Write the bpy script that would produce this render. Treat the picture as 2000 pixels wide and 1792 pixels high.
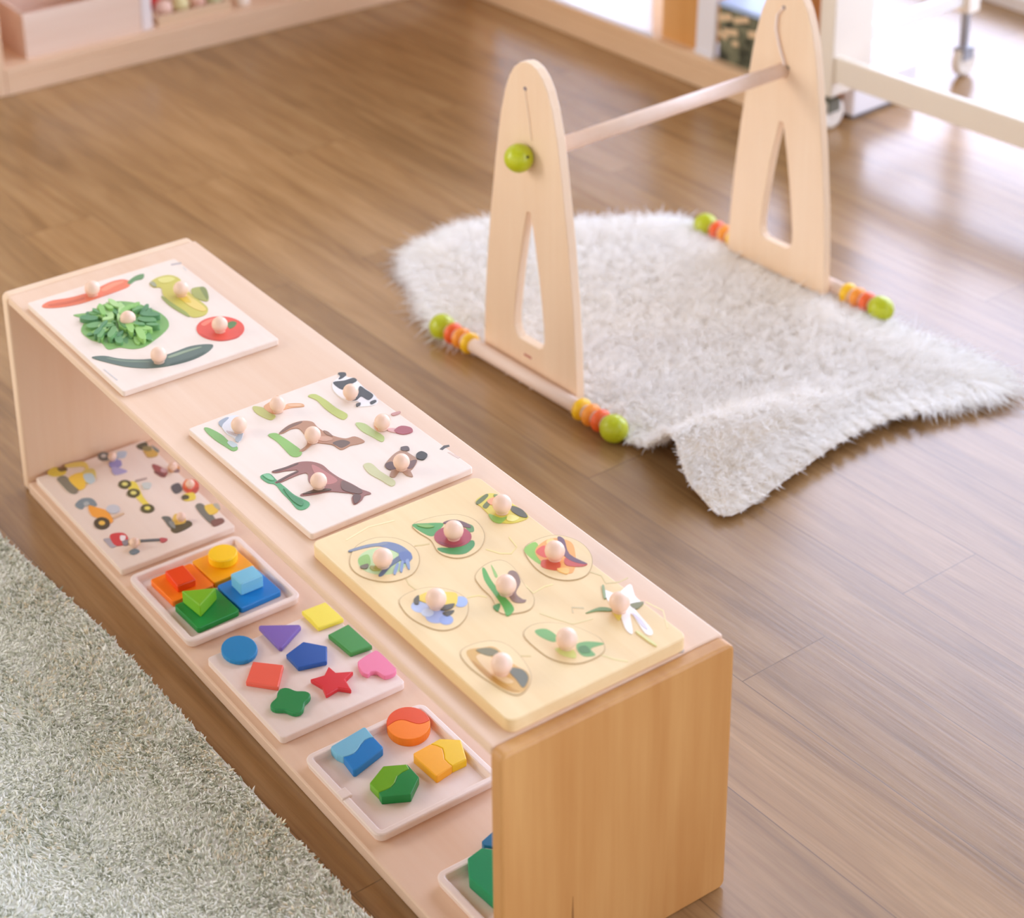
import bpy, bmesh, math, random
import numpy as np
from mathutils import Vector, Matrix

# ------------------------------------------------------------------ camera, world, light, exposure
S = bpy.context.scene
COL = S.collection
for o in list(bpy.data.objects):
    bpy.data.objects.remove(o, do_unlink=True)

cam_d = bpy.data.cameras.new('camera')
cam = bpy.data.objects.new('camera', cam_d)
COL.objects.link(cam)
cam.matrix_world = (Matrix.Translation((2.4582, -0.9017, 1.6380)) @ Matrix.Rotation(0.9783, 4, 'Z')
                    @ Matrix.Rotation(1.1697, 4, 'X') @ Matrix.Rotation(-0.0234, 4, 'Z'))
cam_d.sensor_fit = 'HORIZONTAL'
cam_d.sensor_width = 36.0
cam_d.lens = 3941.9 * 36.0 / 2000.0
cam_d.shift_x = (1000 - 857.15) / 2000
cam_d.shift_y = -(896 - 251.95) / 2000
cam_d.clip_start = 0.05
cam_d.dof.use_dof = True
cam_d.dof.focus_distance = 2.40
cam_d.dof.aperture_fstop = 4.0
S.camera = cam

S.view_settings.view_transform = 'Standard'
S.view_settings.look = 'None'
S.view_settings.gamma = 1.0
S.view_settings.exposure = -0.08
S.cycles.max_bounces = 40
S.cycles.diffuse_bounces = 32

world = bpy.data.worlds.new('daylight')
S.world = world
world.use_nodes = True
wn = world.node_tree.nodes
wl = world.node_tree.links
wn.clear()
w_out = wn.new('ShaderNodeOutputWorld')
w_bg = wn.new('ShaderNodeBackground')
w_tc = wn.new('ShaderNodeTexCoord')
w_sep = wn.new('ShaderNodeSeparateXYZ')
w_map = wn.new('ShaderNodeMapRange')
w_mix = wn.new('ShaderNodeMix')
w_mix.data_type = 'RGBA'
wl.new(w_tc.outputs['Generated'], w_sep.inputs[0])
wl.new(w_sep.outputs['Y'], w_map.inputs['Value'])
w_map.inputs['From Min'].default_value = 0.05
w_map.inputs['From Max'].default_value = 0.55
w_mz = wn.new('ShaderNodeMapRange')
wl.new(w_sep.outputs['Z'], w_mz.inputs['Value'])
w_mz.inputs['From Min'].default_value = 0.85
w_mz.inputs['From Max'].default_value = 0.60
w_mul = wn.new('ShaderNodeMath'); w_mul.operation = 'MULTIPLY'
wl.new(w_map.outputs['Result'], w_mul.inputs[0]); wl.new(w_mz.outputs['Result'], w_mul.inputs[1])
wl.new(w_mul.outputs[0], w_mix.inputs['Factor'])
w_el = wn.new('ShaderNodeMapRange')
w_el.interpolation_type = 'SMOOTHSTEP'
wl.new(w_sep.outputs['Z'], w_el.inputs['Value'])
w_el.inputs['From Min'].default_value = 0.15
w_el.inputs['From Max'].default_value = 0.75
w_room = wn.new('ShaderNodeMix'); w_room.data_type = 'RGBA'
wl.new(w_el.outputs['Result'], w_room.inputs['Factor'])
w_room.inputs['A'].default_value = (1.75, 1.65, 1.58, 1)     # bright room and far windows around the viewer
w_room.inputs['B'].default_value = (0.36, 0.345, 0.335, 1)     # white ceiling
w_xd = wn.new('ShaderNodeMapRange')
wl.new(w_sep.outputs['X'], w_xd.inputs['Value'])
w_xd.inputs['From Min'].default_value = -0.2
w_xd.inputs['From Max'].default_value = 0.75
w_xd.inputs['To Min'].default_value = 1.08
w_xd.inputs['To Max'].default_value = 0.66      # the far side of the room has no window
w_sc = wn.new('ShaderNodeVectorMath'); w_sc.operation = 'SCALE'
wl.new(w_room.outputs['Result'], w_sc.inputs[0]); wl.new(w_xd.outputs['Result'], w_sc.inputs['Scale'])
wl.new(w_sc.outputs[0], w_mix.inputs['A'])
w_mix.inputs['B'].default_value = (6.3, 7.0, 9.4, 1)      # bright sky on the window side
wl.new(w_mix.outputs['Result'], w_bg.inputs['Color'])
w_bg.inputs['Strength'].default_value = 1.0
wl.new(w_bg.outputs[0], w_out.inputs[0])

def area_light(name, loc, target, sx, sy, power, col):
    d = bpy.data.lights.new(name, 'AREA')
    d.shape = 'RECTANGLE'; d.size = sx; d.size_y = sy; d.energy = power; d.color = col
    o = bpy.data.objects.new(name, d); COL.objects.link(o)
    o.location = loc
    o.rotation_euler = (Vector(target) - Vector(loc)).to_track_quat('-Z', 'Y').to_euler()
    return o
area_light('overhead_fill', (0.1, 0.9, 2.9), (0.35, 0.6, 0.0), 1.8, 1.2, 6, (1.0, 0.95, 0.90))  # added overhead fill for soft shadows, no real fitting
area_light('side_window_light', (-1.95, -2.1, 1.5), (0.6, 0.1, 0.1), 1.6, 1.7, 80, (1.0, 0.97, 0.94))   # second window, beside the viewer

# ------------------------------------------------------------------ materials
def lin(h):
    h = h.lstrip('#')
    r = []
    for i in (0, 2, 4):
        c = int(h[i:i+2], 16) / 255
        r.append(c / 12.92 if c <= 0.04045 else ((c + 0.055) / 1.055) ** 2.4)
    return (*r, 1.0)

def new_mat(name):
    m = bpy.data.materials.new(name); m.use_nodes = True
    nt = m.node_tree
    return m, nt.nodes, nt.links, nt.nodes['Principled BSDF']

PLAIN = {}
def plain(hexc, rough=0.5, spec=0.5):
    k = (hexc, rough, spec)
    if k not in PLAIN:
        m, n, l, b = new_mat('paint_' + hexc.strip('#'))
        b.inputs['Base Color'].default_value = lin(hexc)
        b.inputs['Roughness'].default_value = rough
        b.inputs['Specular IOR Level'].default_value = spec
        PLAIN[k] = m
    return PLAIN[k]

def wood(name, a, b_, grain='X', rough=0.45, fine=90.0, coarse=9.0, contrast=1.0):
    """pale timber: long streaks along one object axis"""
    m, n, l, b = new_mat(name)
    tc = n.new('ShaderNodeTexCoord')
    mp = n.new('ShaderNodeMapping')
    l.new(tc.outputs['Object'], mp.inputs['Vector'])
    sc = {'X': (0.06, 1, 1), 'Y': (1, 0.06, 1), 'Z': (1, 1, 0.06)}[grain]
    mp.inputs['Scale'].default_value = sc
    n1 = n.new('ShaderNodeTexNoise'); n1.inputs['Scale'].default_value = coarse; n1.inputs['Detail'].default_value = 5
    n1.inputs['Distortion'].default_value = 0.6
    n2 = n.new('ShaderNodeTexNoise'); n2.inputs['Scale'].default_value = fine; n2.inputs['Detail'].default_value = 3
    l.new(mp.outputs[0], n1.inputs['Vector']); l.new(mp.outputs[0], n2.inputs['Vector'])
    mx = n.new('ShaderNodeMath'); mx.operation = 'MULTIPLY_ADD'
    l.new(n2.outputs['Fac'], mx.inputs[0]); mx.inputs[1].default_value = 0.35
    l.new(n1.outputs['Fac'], mx.inputs[2])
    rp = n.new('ShaderNodeMapRange')
    rp.inputs['From Min'].default_value = 0.675 - 0.28 / contrast
    rp.inputs['From Max'].default_value = 0.675 + 0.28 / contrast
    l.new(mx.outputs[0], rp.inputs['Value'])
    mix = n.new('ShaderNodeMix'); mix.data_type = 'RGBA'
    mix.inputs['A'].default_value = lin(a); mix.inputs['B'].default_value = lin(b_)
    l.new(rp.outputs['Result'], mix.inputs['Factor'])
    l.new(mix.outputs['Result'], b.inputs['Base Color'])
    b.inputs['Roughness'].default_value = rough
    b.inputs['Specular IOR Level'].default_value = 0.4
    return m

BIRCH = wood('birch_ply', '#e7cab0', '#dcb592', 'X')
BIRCH_V = wood('birch_ply_upright', '#ecd0b2', '#e2bd98', 'Z')
BIRCH_EDGE = wood('birch_ply_edge', '#ecd0ae', '#dfbb94', 'X')
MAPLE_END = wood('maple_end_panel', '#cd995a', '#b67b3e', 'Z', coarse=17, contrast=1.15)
GYM_WOOD = wood('beech_gym', '#f3dabd', '#eacaa7', 'Z')
ROD_WOOD = wood('beech_rod', '#f0dacb', '#e6c8b2', 'X')
BOARD_WOOD = wood('puzzle_board_pale', '#ecdccc', '#e5d0bd', 'X')
BOARD_YELLOW = wood('puzzle_board_yellowish', '#ecd2a0', '#e2bf88', 'X', coarse=16)
TRAY_WOOD = wood('tray_pale', '#f0e2d8', '#e7d3c4', 'X')
KNOB_WOOD = wood('knob_wood', '#f0d0b8', '#e6bd9f', 'Z', rough=0.35)
UNIT_WOOD = wood('unit_wood', '#e8c9a9', '#dcb68f', 'Y')
UNIT_WOOD_X = wood('unit_wood_lengthwise', '#e8c8a4', '#dbb389', 'X')
BLOCK_WOOD = wood('orange_timber', '#dca565', '#cd9350', 'Z')

def floor_material():
    m, n, l, b = new_mat('laminate_planks')
    geo = n.new('ShaderNodeNewGeometry')
    rot = n.new('ShaderNodeVectorRotate'); rot.rotation_type = 'Z_AXIS'
    rot.inputs['Angle'].default_value = -0.034
    l.new(geo.outputs['Position'], rot.inputs['Vector'])
    off = n.new('ShaderNodeVectorMath'); off.operation = 'ADD'
    off.inputs[1].default_value = (0.31, -0.076, 0)
    l.new(rot.outputs[0], off.inputs[0])
    br = n.new('ShaderNodeTexBrick')
    br.offset = 0.37; br.offset_frequency = 2; br.squash = 1.0
    br.inputs['Scale'].default_value = 1.0
    br.inputs['Brick Width'].default_value = 1.28
    br.inputs['Row Height'].default_value = 0.148
    br.inputs['Mortar Size'].default_value = 0.0011
    br.inputs['Mortar Smooth'].default_value = 0.6
    br.inputs['Color1'].default_value = (0, 0, 0, 1)
    br.inputs['Color2'].default_value = (1, 1, 1, 1)
    br.inputs['Mortar'].default_value = (0.5, 0.5, 0.5, 1)
    l.new(off.outputs[0], br.inputs['Vector'])
    sep = n.new('ShaderNodeSeparateColor'); l.new(br.outputs['Color'], sep.inputs[0])
    # shift the grain from plank to plank
    sh = n.new('ShaderNodeCombineXYZ')
    mul = n.new('ShaderNodeMath'); mul.operation = 'MULTIPLY'; mul.inputs[1].default_value = 7.3
    l.new(sep.outputs[0], mul.inputs[0]); l.new(mul.outputs[0], sh.inputs['X']); l.new(mul.outputs[0], sh.inputs['Z'])
    ad = n.new('ShaderNodeVectorMath'); ad.operation = 'ADD'
    l.new(off.outputs[0], ad.inputs[0]); l.new(sh.outputs[0], ad.inputs[1])
    mp = n.new('ShaderNodeMapping'); mp.inputs['Scale'].default_value = (0.9, 9.0, 1.0)
    l.new(ad.outputs[0], mp.inputs['Vector'])
    n1 = n.new('ShaderNodeTexNoise'); n1.inputs['Scale'].default_value = 2.2; n1.inputs['Detail'].default_value = 6
    n1.inputs['Roughness'].default_value = 0.62; n1.inputs['Distortion'].default_value = 1.1
    l.new(mp.outputs[0], n1.inputs['Vector'])
    mp2 = n.new('ShaderNodeMapping'); mp2.inputs['Scale'].default_value = (2.5, 70.0, 1.0)
    l.new(ad.outputs[0], mp2.inputs['Vector'])
    n2 = n.new('ShaderNodeTexNoise'); n2.inputs['Scale'].default_value = 3.0; n2.inputs['Detail'].default_value = 4
    l.new(mp2.outputs[0], n2.inputs['Vector'])
    rp = n.new('ShaderNodeValToRGB')
    e = rp.color_ramp.elements
    e[0].position = 0.30; e[0].color = lin('#8a673f')
    e[1].position = 0.72; e[1].color = lin('#b28c5e')
    k = rp.color_ramp.elements.new(0.5); k.color = lin('#a07a4e')
    l.new(n1.outputs['Fac'], rp.inputs['Fac'])
    # fine dark pores
    r2 = n.new('ShaderNodeMapRange')
    r2.inputs['From Min'].default_value = 0.30; r2.inputs['From Max'].default_value = 0.60
    r2.inputs['To Min'].default_value = 0.86; r2.inputs['To Max'].default_value = 1.03
    l.new(n2.outputs['Fac'], r2.inputs['Value'])
    # whole-plank tone
    r3 = n.new('ShaderNodeMapRange')
    r3.inputs['To Min'].default_value = 0.88; r3.inputs['To Max'].default_value = 1.08
    l.new(sep.outputs[0], r3.inputs['Value'])
    m1 = n.new('ShaderNodeMath'); m1.operation = 'MULTIPLY'
    l.new(r2.outputs[0], m1.inputs[0]); l.new(r3.outputs[0], m1.inputs[1])
    m2 = n.new('ShaderNodeMapRange')
    m2.inputs['To Min'].default_value = 1.0; m2.inputs['To Max'].default_value = 0.55
    l.new(br.outputs['Fac'], m2.inputs['Value'])
    m3 = n.new('ShaderNodeMath'); m3.operation = 'MULTIPLY'
    l.new(m1.outputs[0], m3.inputs[0]); l.new(m2.outputs[0], m3.inputs[1])
    vm = n.new('ShaderNodeVectorMath'); vm.operation = 'SCALE'
    l.new(rp.outputs['Color'], vm.inputs[0]); l.new(m3.outputs[0], vm.inputs['Scale'])
    l.new(vm.outputs[0], b.inputs['Base Color'])
    b.inputs['Roughness'].default_value = 0.24
    b.inputs['Specular IOR Level'].default_value = 0.55
    bm = n.new('ShaderNodeBump'); bm.inputs['Strength'].default_value = 0.08; bm.inputs['Distance'].default_value = 0.002
    l.new(n2.outputs['Fac'], bm.inputs['Height']); l.new(bm.outputs[0], b.inputs['Normal'])
    return m

def strand_material(name, rough, sheen=0.0, transl=0.0):
    """each strand carries its own dye or wool colour in the attribute 'strand'"""
    m, n, l, b = new_mat(name)
    at = n.new('ShaderNodeAttribute'); at.attribute_name = 'strand'
    l.new(at.outputs['Color'], b.inputs['Base Color'])
    b.inputs['Roughness'].default_value = rough
    b.inputs['Specular IOR Level'].default_value = 0.2
    if transl:
        tr = n.new('ShaderNodeBsdfTranslucent'); l.new(at.outputs['Color'], tr.inputs['Color'])
        mx = n.new('ShaderNodeMixShader'); mx.inputs[0].default_value = transl
        l.new(b.outputs[0], mx.inputs[1]); l.new(tr.outputs[0], mx.inputs[2])
        l.new(mx.outputs[0], n['Material Output'].inputs['Surface'])
    return m

# ------------------------------------------------------------------ object helpers
def tag(o, label=None, cat=None, group=None, kind=None):
    if label: o['label'] = label
    if cat: o['category'] = cat
    if group: o['group'] = group
    if kind: o['kind'] = kind
    return o

def thing(name, label, cat, loc=(0, 0, 0), rz=0.0, group=None):
    o = bpy.data.objects.new(name, None); COL.objects.link(o)
    o.empty_display_size = 0.02
    o.location = loc; o.rotation_euler = (0, 0, rz)
    return tag(o, label, cat, group)

def link(name, bm, mats, parent=None, smooth=False, bevel=0.0, seg=2, auto=False):
    me = bpy.data.meshes.new(name)
    bmesh.ops.recalc_face_normals(bm, faces=bm.faces[:])
    if smooth:
        for f in bm.faces: f.smooth = True
    bm.to_mesh(me); bm.free()
    for m in (mats if isinstance(mats, (list, tuple)) else [mats]):
        me.materials.append(m)
    o = bpy.data.objects.new(name, me); COL.objects.link(o)
    if parent: o.parent = parent
    if bevel:
        md = o.modifiers.new('bevel', 'BEVEL'); md.width = bevel; md.segments = seg
        md.limit_method = 'ANGLE'; md.angle_limit = math.radians(35)
    return o

def box(bm, x0, x1, y0, y1, z0, z1, mi=0):
    v = [bm.verts.new(p) for p in ((x0,y0,z0),(x1,y0,z0),(x1,y1,z0),(x0,y1,z0),(x0,y0,z1),(x1,y0,z1),(x1,y1,z1),(x0,y1,z1))]
    for q in ((0,3,2,1),(4,5,6,7),(0,1,5,4),(1,2,6,5),(2,3,7,6),(3,0,4,7)):
        bm.faces.new([v[i] for i in q]).material_index = mi

def boxes(name, lst, mat, parent=None, bevel=0.0, seg=2):
    bm = bmesh.new()
    for b in lst: box(bm, *b)
    return link(name, bm, mat, parent, bevel=bevel, seg=seg)

def prism(bm, pts, z0, z1, mi=0):
    lo = [bm.verts.new((x, y, z0)) for x, y in pts]
    hi = [bm.verts.new((x, y, z1)) for x, y in pts]
    n = len(pts)
    a = sum(pts[i][0]*pts[(i+1) % n][1] - pts[(i+1) % n][0]*pts[i][1] for i in range(n))
    fs = [bm.faces.new(hi if a > 0 else hi[::-1]), bm.faces.new(lo[::-1] if a > 0 else lo)]
    for i in range(n):
        fs.append(bm.faces.new((lo[i], lo[(i+1) % n], hi[(i+1) % n], hi[i])))
    for f in fs: f.material_index = mi

def catmull(pts, k=4):
    n = len(pts); out = []
    for i in range(n):
        p0, p1, p2, p3 = (Vector(pts[(i+j-1) % n]) for j in range(4))
        for s in range(k):
            t = s / k
            q = 0.5*((2*p1) + (p2-p0)*t + (2*p0-5*p1+4*p2-p3)*t*t + (3*p1-p0-3*p2+p3)*t**3)
            out.append((q.x, q.y))
    return out

def lathe(bm, prof, n=24, axis='Z', at=(0, 0, 0), mi=0):
    """prof: list of (radius, height)"""
    rings = []
    for r, h in prof:
        ring = []
        for i in range(n):
            a = 2*math.pi*i/n
            c = (r*math.cos(a), r*math.sin(a), h)
            if axis == 'X': c = (c[2], c[0], c[1])
            if axis == 'Y': c = (c[0], c[2], c[1])
            ring.append(bm.verts.new((c[0]+at[0], c[1]+at[1], c[2]+at[2])))
        rings.append(ring)
    for a, b in zip(rings, rings[1:]):
        for i in range(n):
            bm.faces.new((a[i], a[(i+1) % n], b[(i+1) % n], b[i])).material_index = mi
    bm.faces.new(rings[0][::-1]).material_index = mi
    bm.faces.new(rings[-1]).material_index = mi

def ball_prof(r, c=0.0, k=12, sq=1.0):
    return [(max(1e-5, r*math.sin(math.pi*i/k)), c - sq*r*math.cos(math.pi*i/k)) for i in range(k+1)]

def rrect(x0, x1, y0, y1, r, k=6):
    pts = []
    for cx, cy, a0 in ((x1-r, y0+r, -90), (x1-r, y1-r, 0), (x0+r, y1-r, 90), (x0+r, y0+r, 180)):
        for i in range(k+1):
            a = math.radians(a0 + 90*i/k)
            pts.append((cx + r*math.cos(a), cy + r*math.sin(a)))
    return pts

def rr_loft(bm, x0, x1, y0, y1, r, prof):
    """rounded rectangle carried through a list of (inset, z); capped at both ends"""
    loops = []
    for d, z in prof:
        loops.append([bm.verts.new((x, y, z)) for x, y in rrect(x0+d, x1-d, y0+d, y1-d, max(r-d, 0.0008))])
    for a, b in zip(loops, loops[1:]):
        n = len(a)
        for i in range(n):
            bm.faces.new((a[i], a[(i+1) % n], b[(i+1) % n], b[i]))
    bm.faces.new(loops[0][::-1]); bm.faces.new(loops[-1])

def tube(bm, pts, r, n=8, mi=0):
    pts = [Vector(p) for p in pts]
    rings = []
    for i, p in enumerate(pts):
        t = (pts[min(i+1, len(pts)-1)] - pts[max(i-1, 0)]).normalized()
        u = t.orthogonal().normalized(); w = t.cross(u)
        rr = r[i] if isinstance(r, (list, tuple)) else r
        rings.append([bm.verts.new(p + rr*(math.cos(2*math.pi*k/n)*u + math.sin(2*math.pi*k/n)*w)) for k in range(n)])
    for a, b in zip(rings, rings[1:]):
        # match start vertex so the tube does not twist
        j = min(range(n), key=lambda s: (b[s].co - a[0].co).length)
        b[:] = b[j:] + b[:j]
        if (b[1].co - a[1].co).length > (b[-1].co - a[1].co).length: b[:] = [b[0]] + b[:0:-1]
        for k in range(n):
            bm.faces.new((a[k], a[(k+1) % n], b[(k+1) % n], b[k])).material_index = mi
    bm.faces.new(rings[0]); bm.faces.new(rings[-1])

def strands(name, roots, dirs, lens, rads, cols, mat, parent=None, seg=3, droop=0.0, curl=None, kind='stuff'):
    """three-sided tapering fibres, all in one mesh"""
    N = len(roots)
    dirs = dirs / np.linalg.norm(dirs, axis=1, keepdims=True)
    up = np.tile(np.array([0.3, 0.2, 1.0]), (N, 1))
    u = np.cross(dirs, up); u /= np.linalg.norm(u, axis=1, keepdims=True) + 1e-9
    w = np.cross(dirs, u)
    V = np.zeros((N, seg*3 + 1, 3))
    for s in range(seg):
        t = s / seg
        c = roots + dirs * (lens * t)[:, None]
        c = c + np.array([0, 0, -1.0]) * (droop * lens * t*t)[:, None]
        if curl is not None: c = c + curl * (lens * t*t)[:, None]
        rr = rads * (1.0 - 0.55*t)
        for k in range(3):
            a = 2*math.pi*k/3
            V[:, s*3+k] = c + (math.cos(a)*u + math.sin(a)*w) * rr[:, None]
    c = roots + dirs*lens[:, None] + np.array([0, 0, -1.0])*(droop*lens)[:, None]
    if curl is not None: c = c + curl*lens[:, None]
    V[:, seg*3] = c
    V[..., 2] = np.maximum(V[..., 2], 0.0012)
    nv = seg*3 + 1
    quads = []
    for s in range(seg-1):
        for k in range(3):
            quads.append((s*3+k, s*3+(k+1) % 3, s*3+3+(k+1) % 3, s*3+3+k))
    tris = [((seg-1)*3+k, (seg-1)*3+(k+1) % 3, seg*3) for k in range(3)]
    base = (np.arange(N)*nv)[:, None, None]
    Q = (np.array(quads)[None] + base).reshape(-1, 4)
    T = (np.array(tris)[None] + base).reshape(-1, 3)
    me = bpy.data.meshes.new(name)
    me.vertices.add(N*nv); me.vertices.foreach_set('co', V.reshape(-1))
    nl = Q.size + T.size
    me.loops.add(nl)
    me.loops.foreach_set('vertex_index', np.concatenate([Q.reshape(-1), T.reshape(-1)]).astype(np.int32))
    me.polygons.add(len(Q) + len(T))
    st = np.concatenate([np.arange(len(Q))*4, Q.size + np.arange(len(T))*3]).astype(np.int32)
    me.polygons.foreach_set('loop_start', st)
    me.polygons.foreach_set('use_smooth', np.zeros(len(st), dtype=bool))
    me.update(calc_edges=True)
    at = me.color_attributes.new('strand', 'FLOAT_COLOR', 'POINT')
    C = np.ones((N, nv, 4)); C[:, :, :3] = cols[:, None, :]
    at.data.foreach_set('color', C.reshape(-1))
    me.materials.append(mat)
    o = bpy.data.objects.new(name, me); COL.objects.link(o)
    if parent: o.parent = parent
    if kind: o['kind'] = kind
    return o

# ------------------------------------------------------------------ the room
FLOOR = floor_material()
o = boxes('floor', [(-2.2, 4.2, -3.2, 3.0, -0.05, 0.0)], FLOOR); tag(o, kind='structure')
WALL = plain('#d9d0c6', 0.8)
o = boxes('wall_left', [(-2.2, -2.05, -3.2, 3.0, 0.0, 2.6)], WALL); tag(o, kind='structure')
WX0, WX1, WZ0, WZ1 = -1.55, 1.1, 0.03, 2.35
o = boxes('wall_back', [(-2.05, WX0, 2.75, 2.9, 0, 3.0), (WX1, 4.2, 2.75, 2.9, 0, 3.0),
                        (WX0, WX1, 2.75, 2.9, 0, WZ0), (WX0, WX1, 2.75, 2.9, WZ1, 3.0)], plain('#ece8e4', 0.8))
tag(o, kind='structure')
win = boxes('window_1', [(WX0, WX1, 2.79, 2.85, WZ0, WZ0+.05), (WX0, WX1, 2.79, 2.85, WZ1-.05, WZ1),
                         (WX0, WX0+.05, 2.79, 2.85, WZ0, WZ1), (WX1-.05, WX1, 2.79, 2.85, WZ0, WZ1),
                         (.30, .35, 2.79, 2.85, WZ0, WZ1)], plain('#f4f4f4', 0.4))
tag(win, kind='structure')
gm, gn, gl, gb = new_mat('window_glass')
gn.remove(gb)
gt = gn.new('ShaderNodeBsdfTransparent'); gg = gn.new('ShaderNodeBsdfGlossy'); gx = gn.new('ShaderNodeMixShader')
gg.inputs['Roughness'].default_value = 0.02; gx.inputs[0].default_value = 0.06
gl.new(gt.outputs[0], gx.inputs[1]); gl.new(gg.outputs[0], gx.inputs[2])
gl.new(gx.outputs[0], gn['Material Output'].inputs['Surface'])
o = boxes('pane', [(WX0+.05, WX1-.05, 2.815, 2.821, WZ0+.05, WZ1-.05)], gm, win)
o = boxes('baseboard_left', [(-2.05, -2.037, -3.2, 2.75, 0, 0.08)], plain('#efebe6', 0.5)); tag(o, kind='structure')

# ------------------------------------------------------------------ long low shelf with the puzzles
L, D, H, T = 1.2, 0.30, 0.325, 0.018
sh = thing('toy_shelf', 'long low birch shelf carrying knob puzzles on top and trays on its lower board', 'shelf', (0, 0, 0))
bm = bmesh.new(); box(bm, T, L-T, 0.002, D, H-0.0125, H)
link('top_board', bm, BIRCH, sh, bevel=0.0025)
boxes('bottom_board', [(T, L-T, 0.0, D, 0.0, T)], BIRCH, sh, bevel=0.0025)
def side_panel(x0, x1, mat):
    bm = bmesh.new()
    pts = rrect(0, D, 0, H, 0.009, 5)
    lo = [bm.verts.new((x0, y, z)) for y, z in pts]; hi = [bm.verts.new((x1, y, z)) for y, z in pts]
    bm.faces.new(lo[::-1]); bm.faces.new(hi); n = len(pts)
    for i in range(n): bm.faces.new((lo[i], lo[(i+1) % n], hi[(i+1) % n], hi[i]))
    return link('side_panel', bm, mat, sh, bevel=0.003)
side_panel(0.0, T, BIRCH_V)
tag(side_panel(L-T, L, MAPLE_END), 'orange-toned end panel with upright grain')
bm = bmesh.new(); prism(bm, [(-0.0012, 0.0), (0.0016, 0.0), (0.0012, 0.030), (0.0002, 0.052), (-0.0008, 0.03)], -0.0002, 0.0002)
gmk = link('dark_grain_streak', bm, plain('#8a5a28', 0.6), sh); gmk.location = (L+0.0001, 0.0885, 0.052); gmk.rotation_euler = (math.pi/2, 0, math.pi/2)
boxes('back_rail', [(T, L-T, D-0.020, D-0.004, H-0.0125-0.045, H-0.0125)], BIRCH, sh, bevel=0.002)
bm = bmesh.new(); lathe(bm, [(0.0045, H-0.001), (0.0045, H+0.0004), (0.003, H+0.0006)], 16, at=(1.176, 0.246, 0))
link('screw_cap', bm, plain('#b9a698', 0.5), sh)

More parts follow.
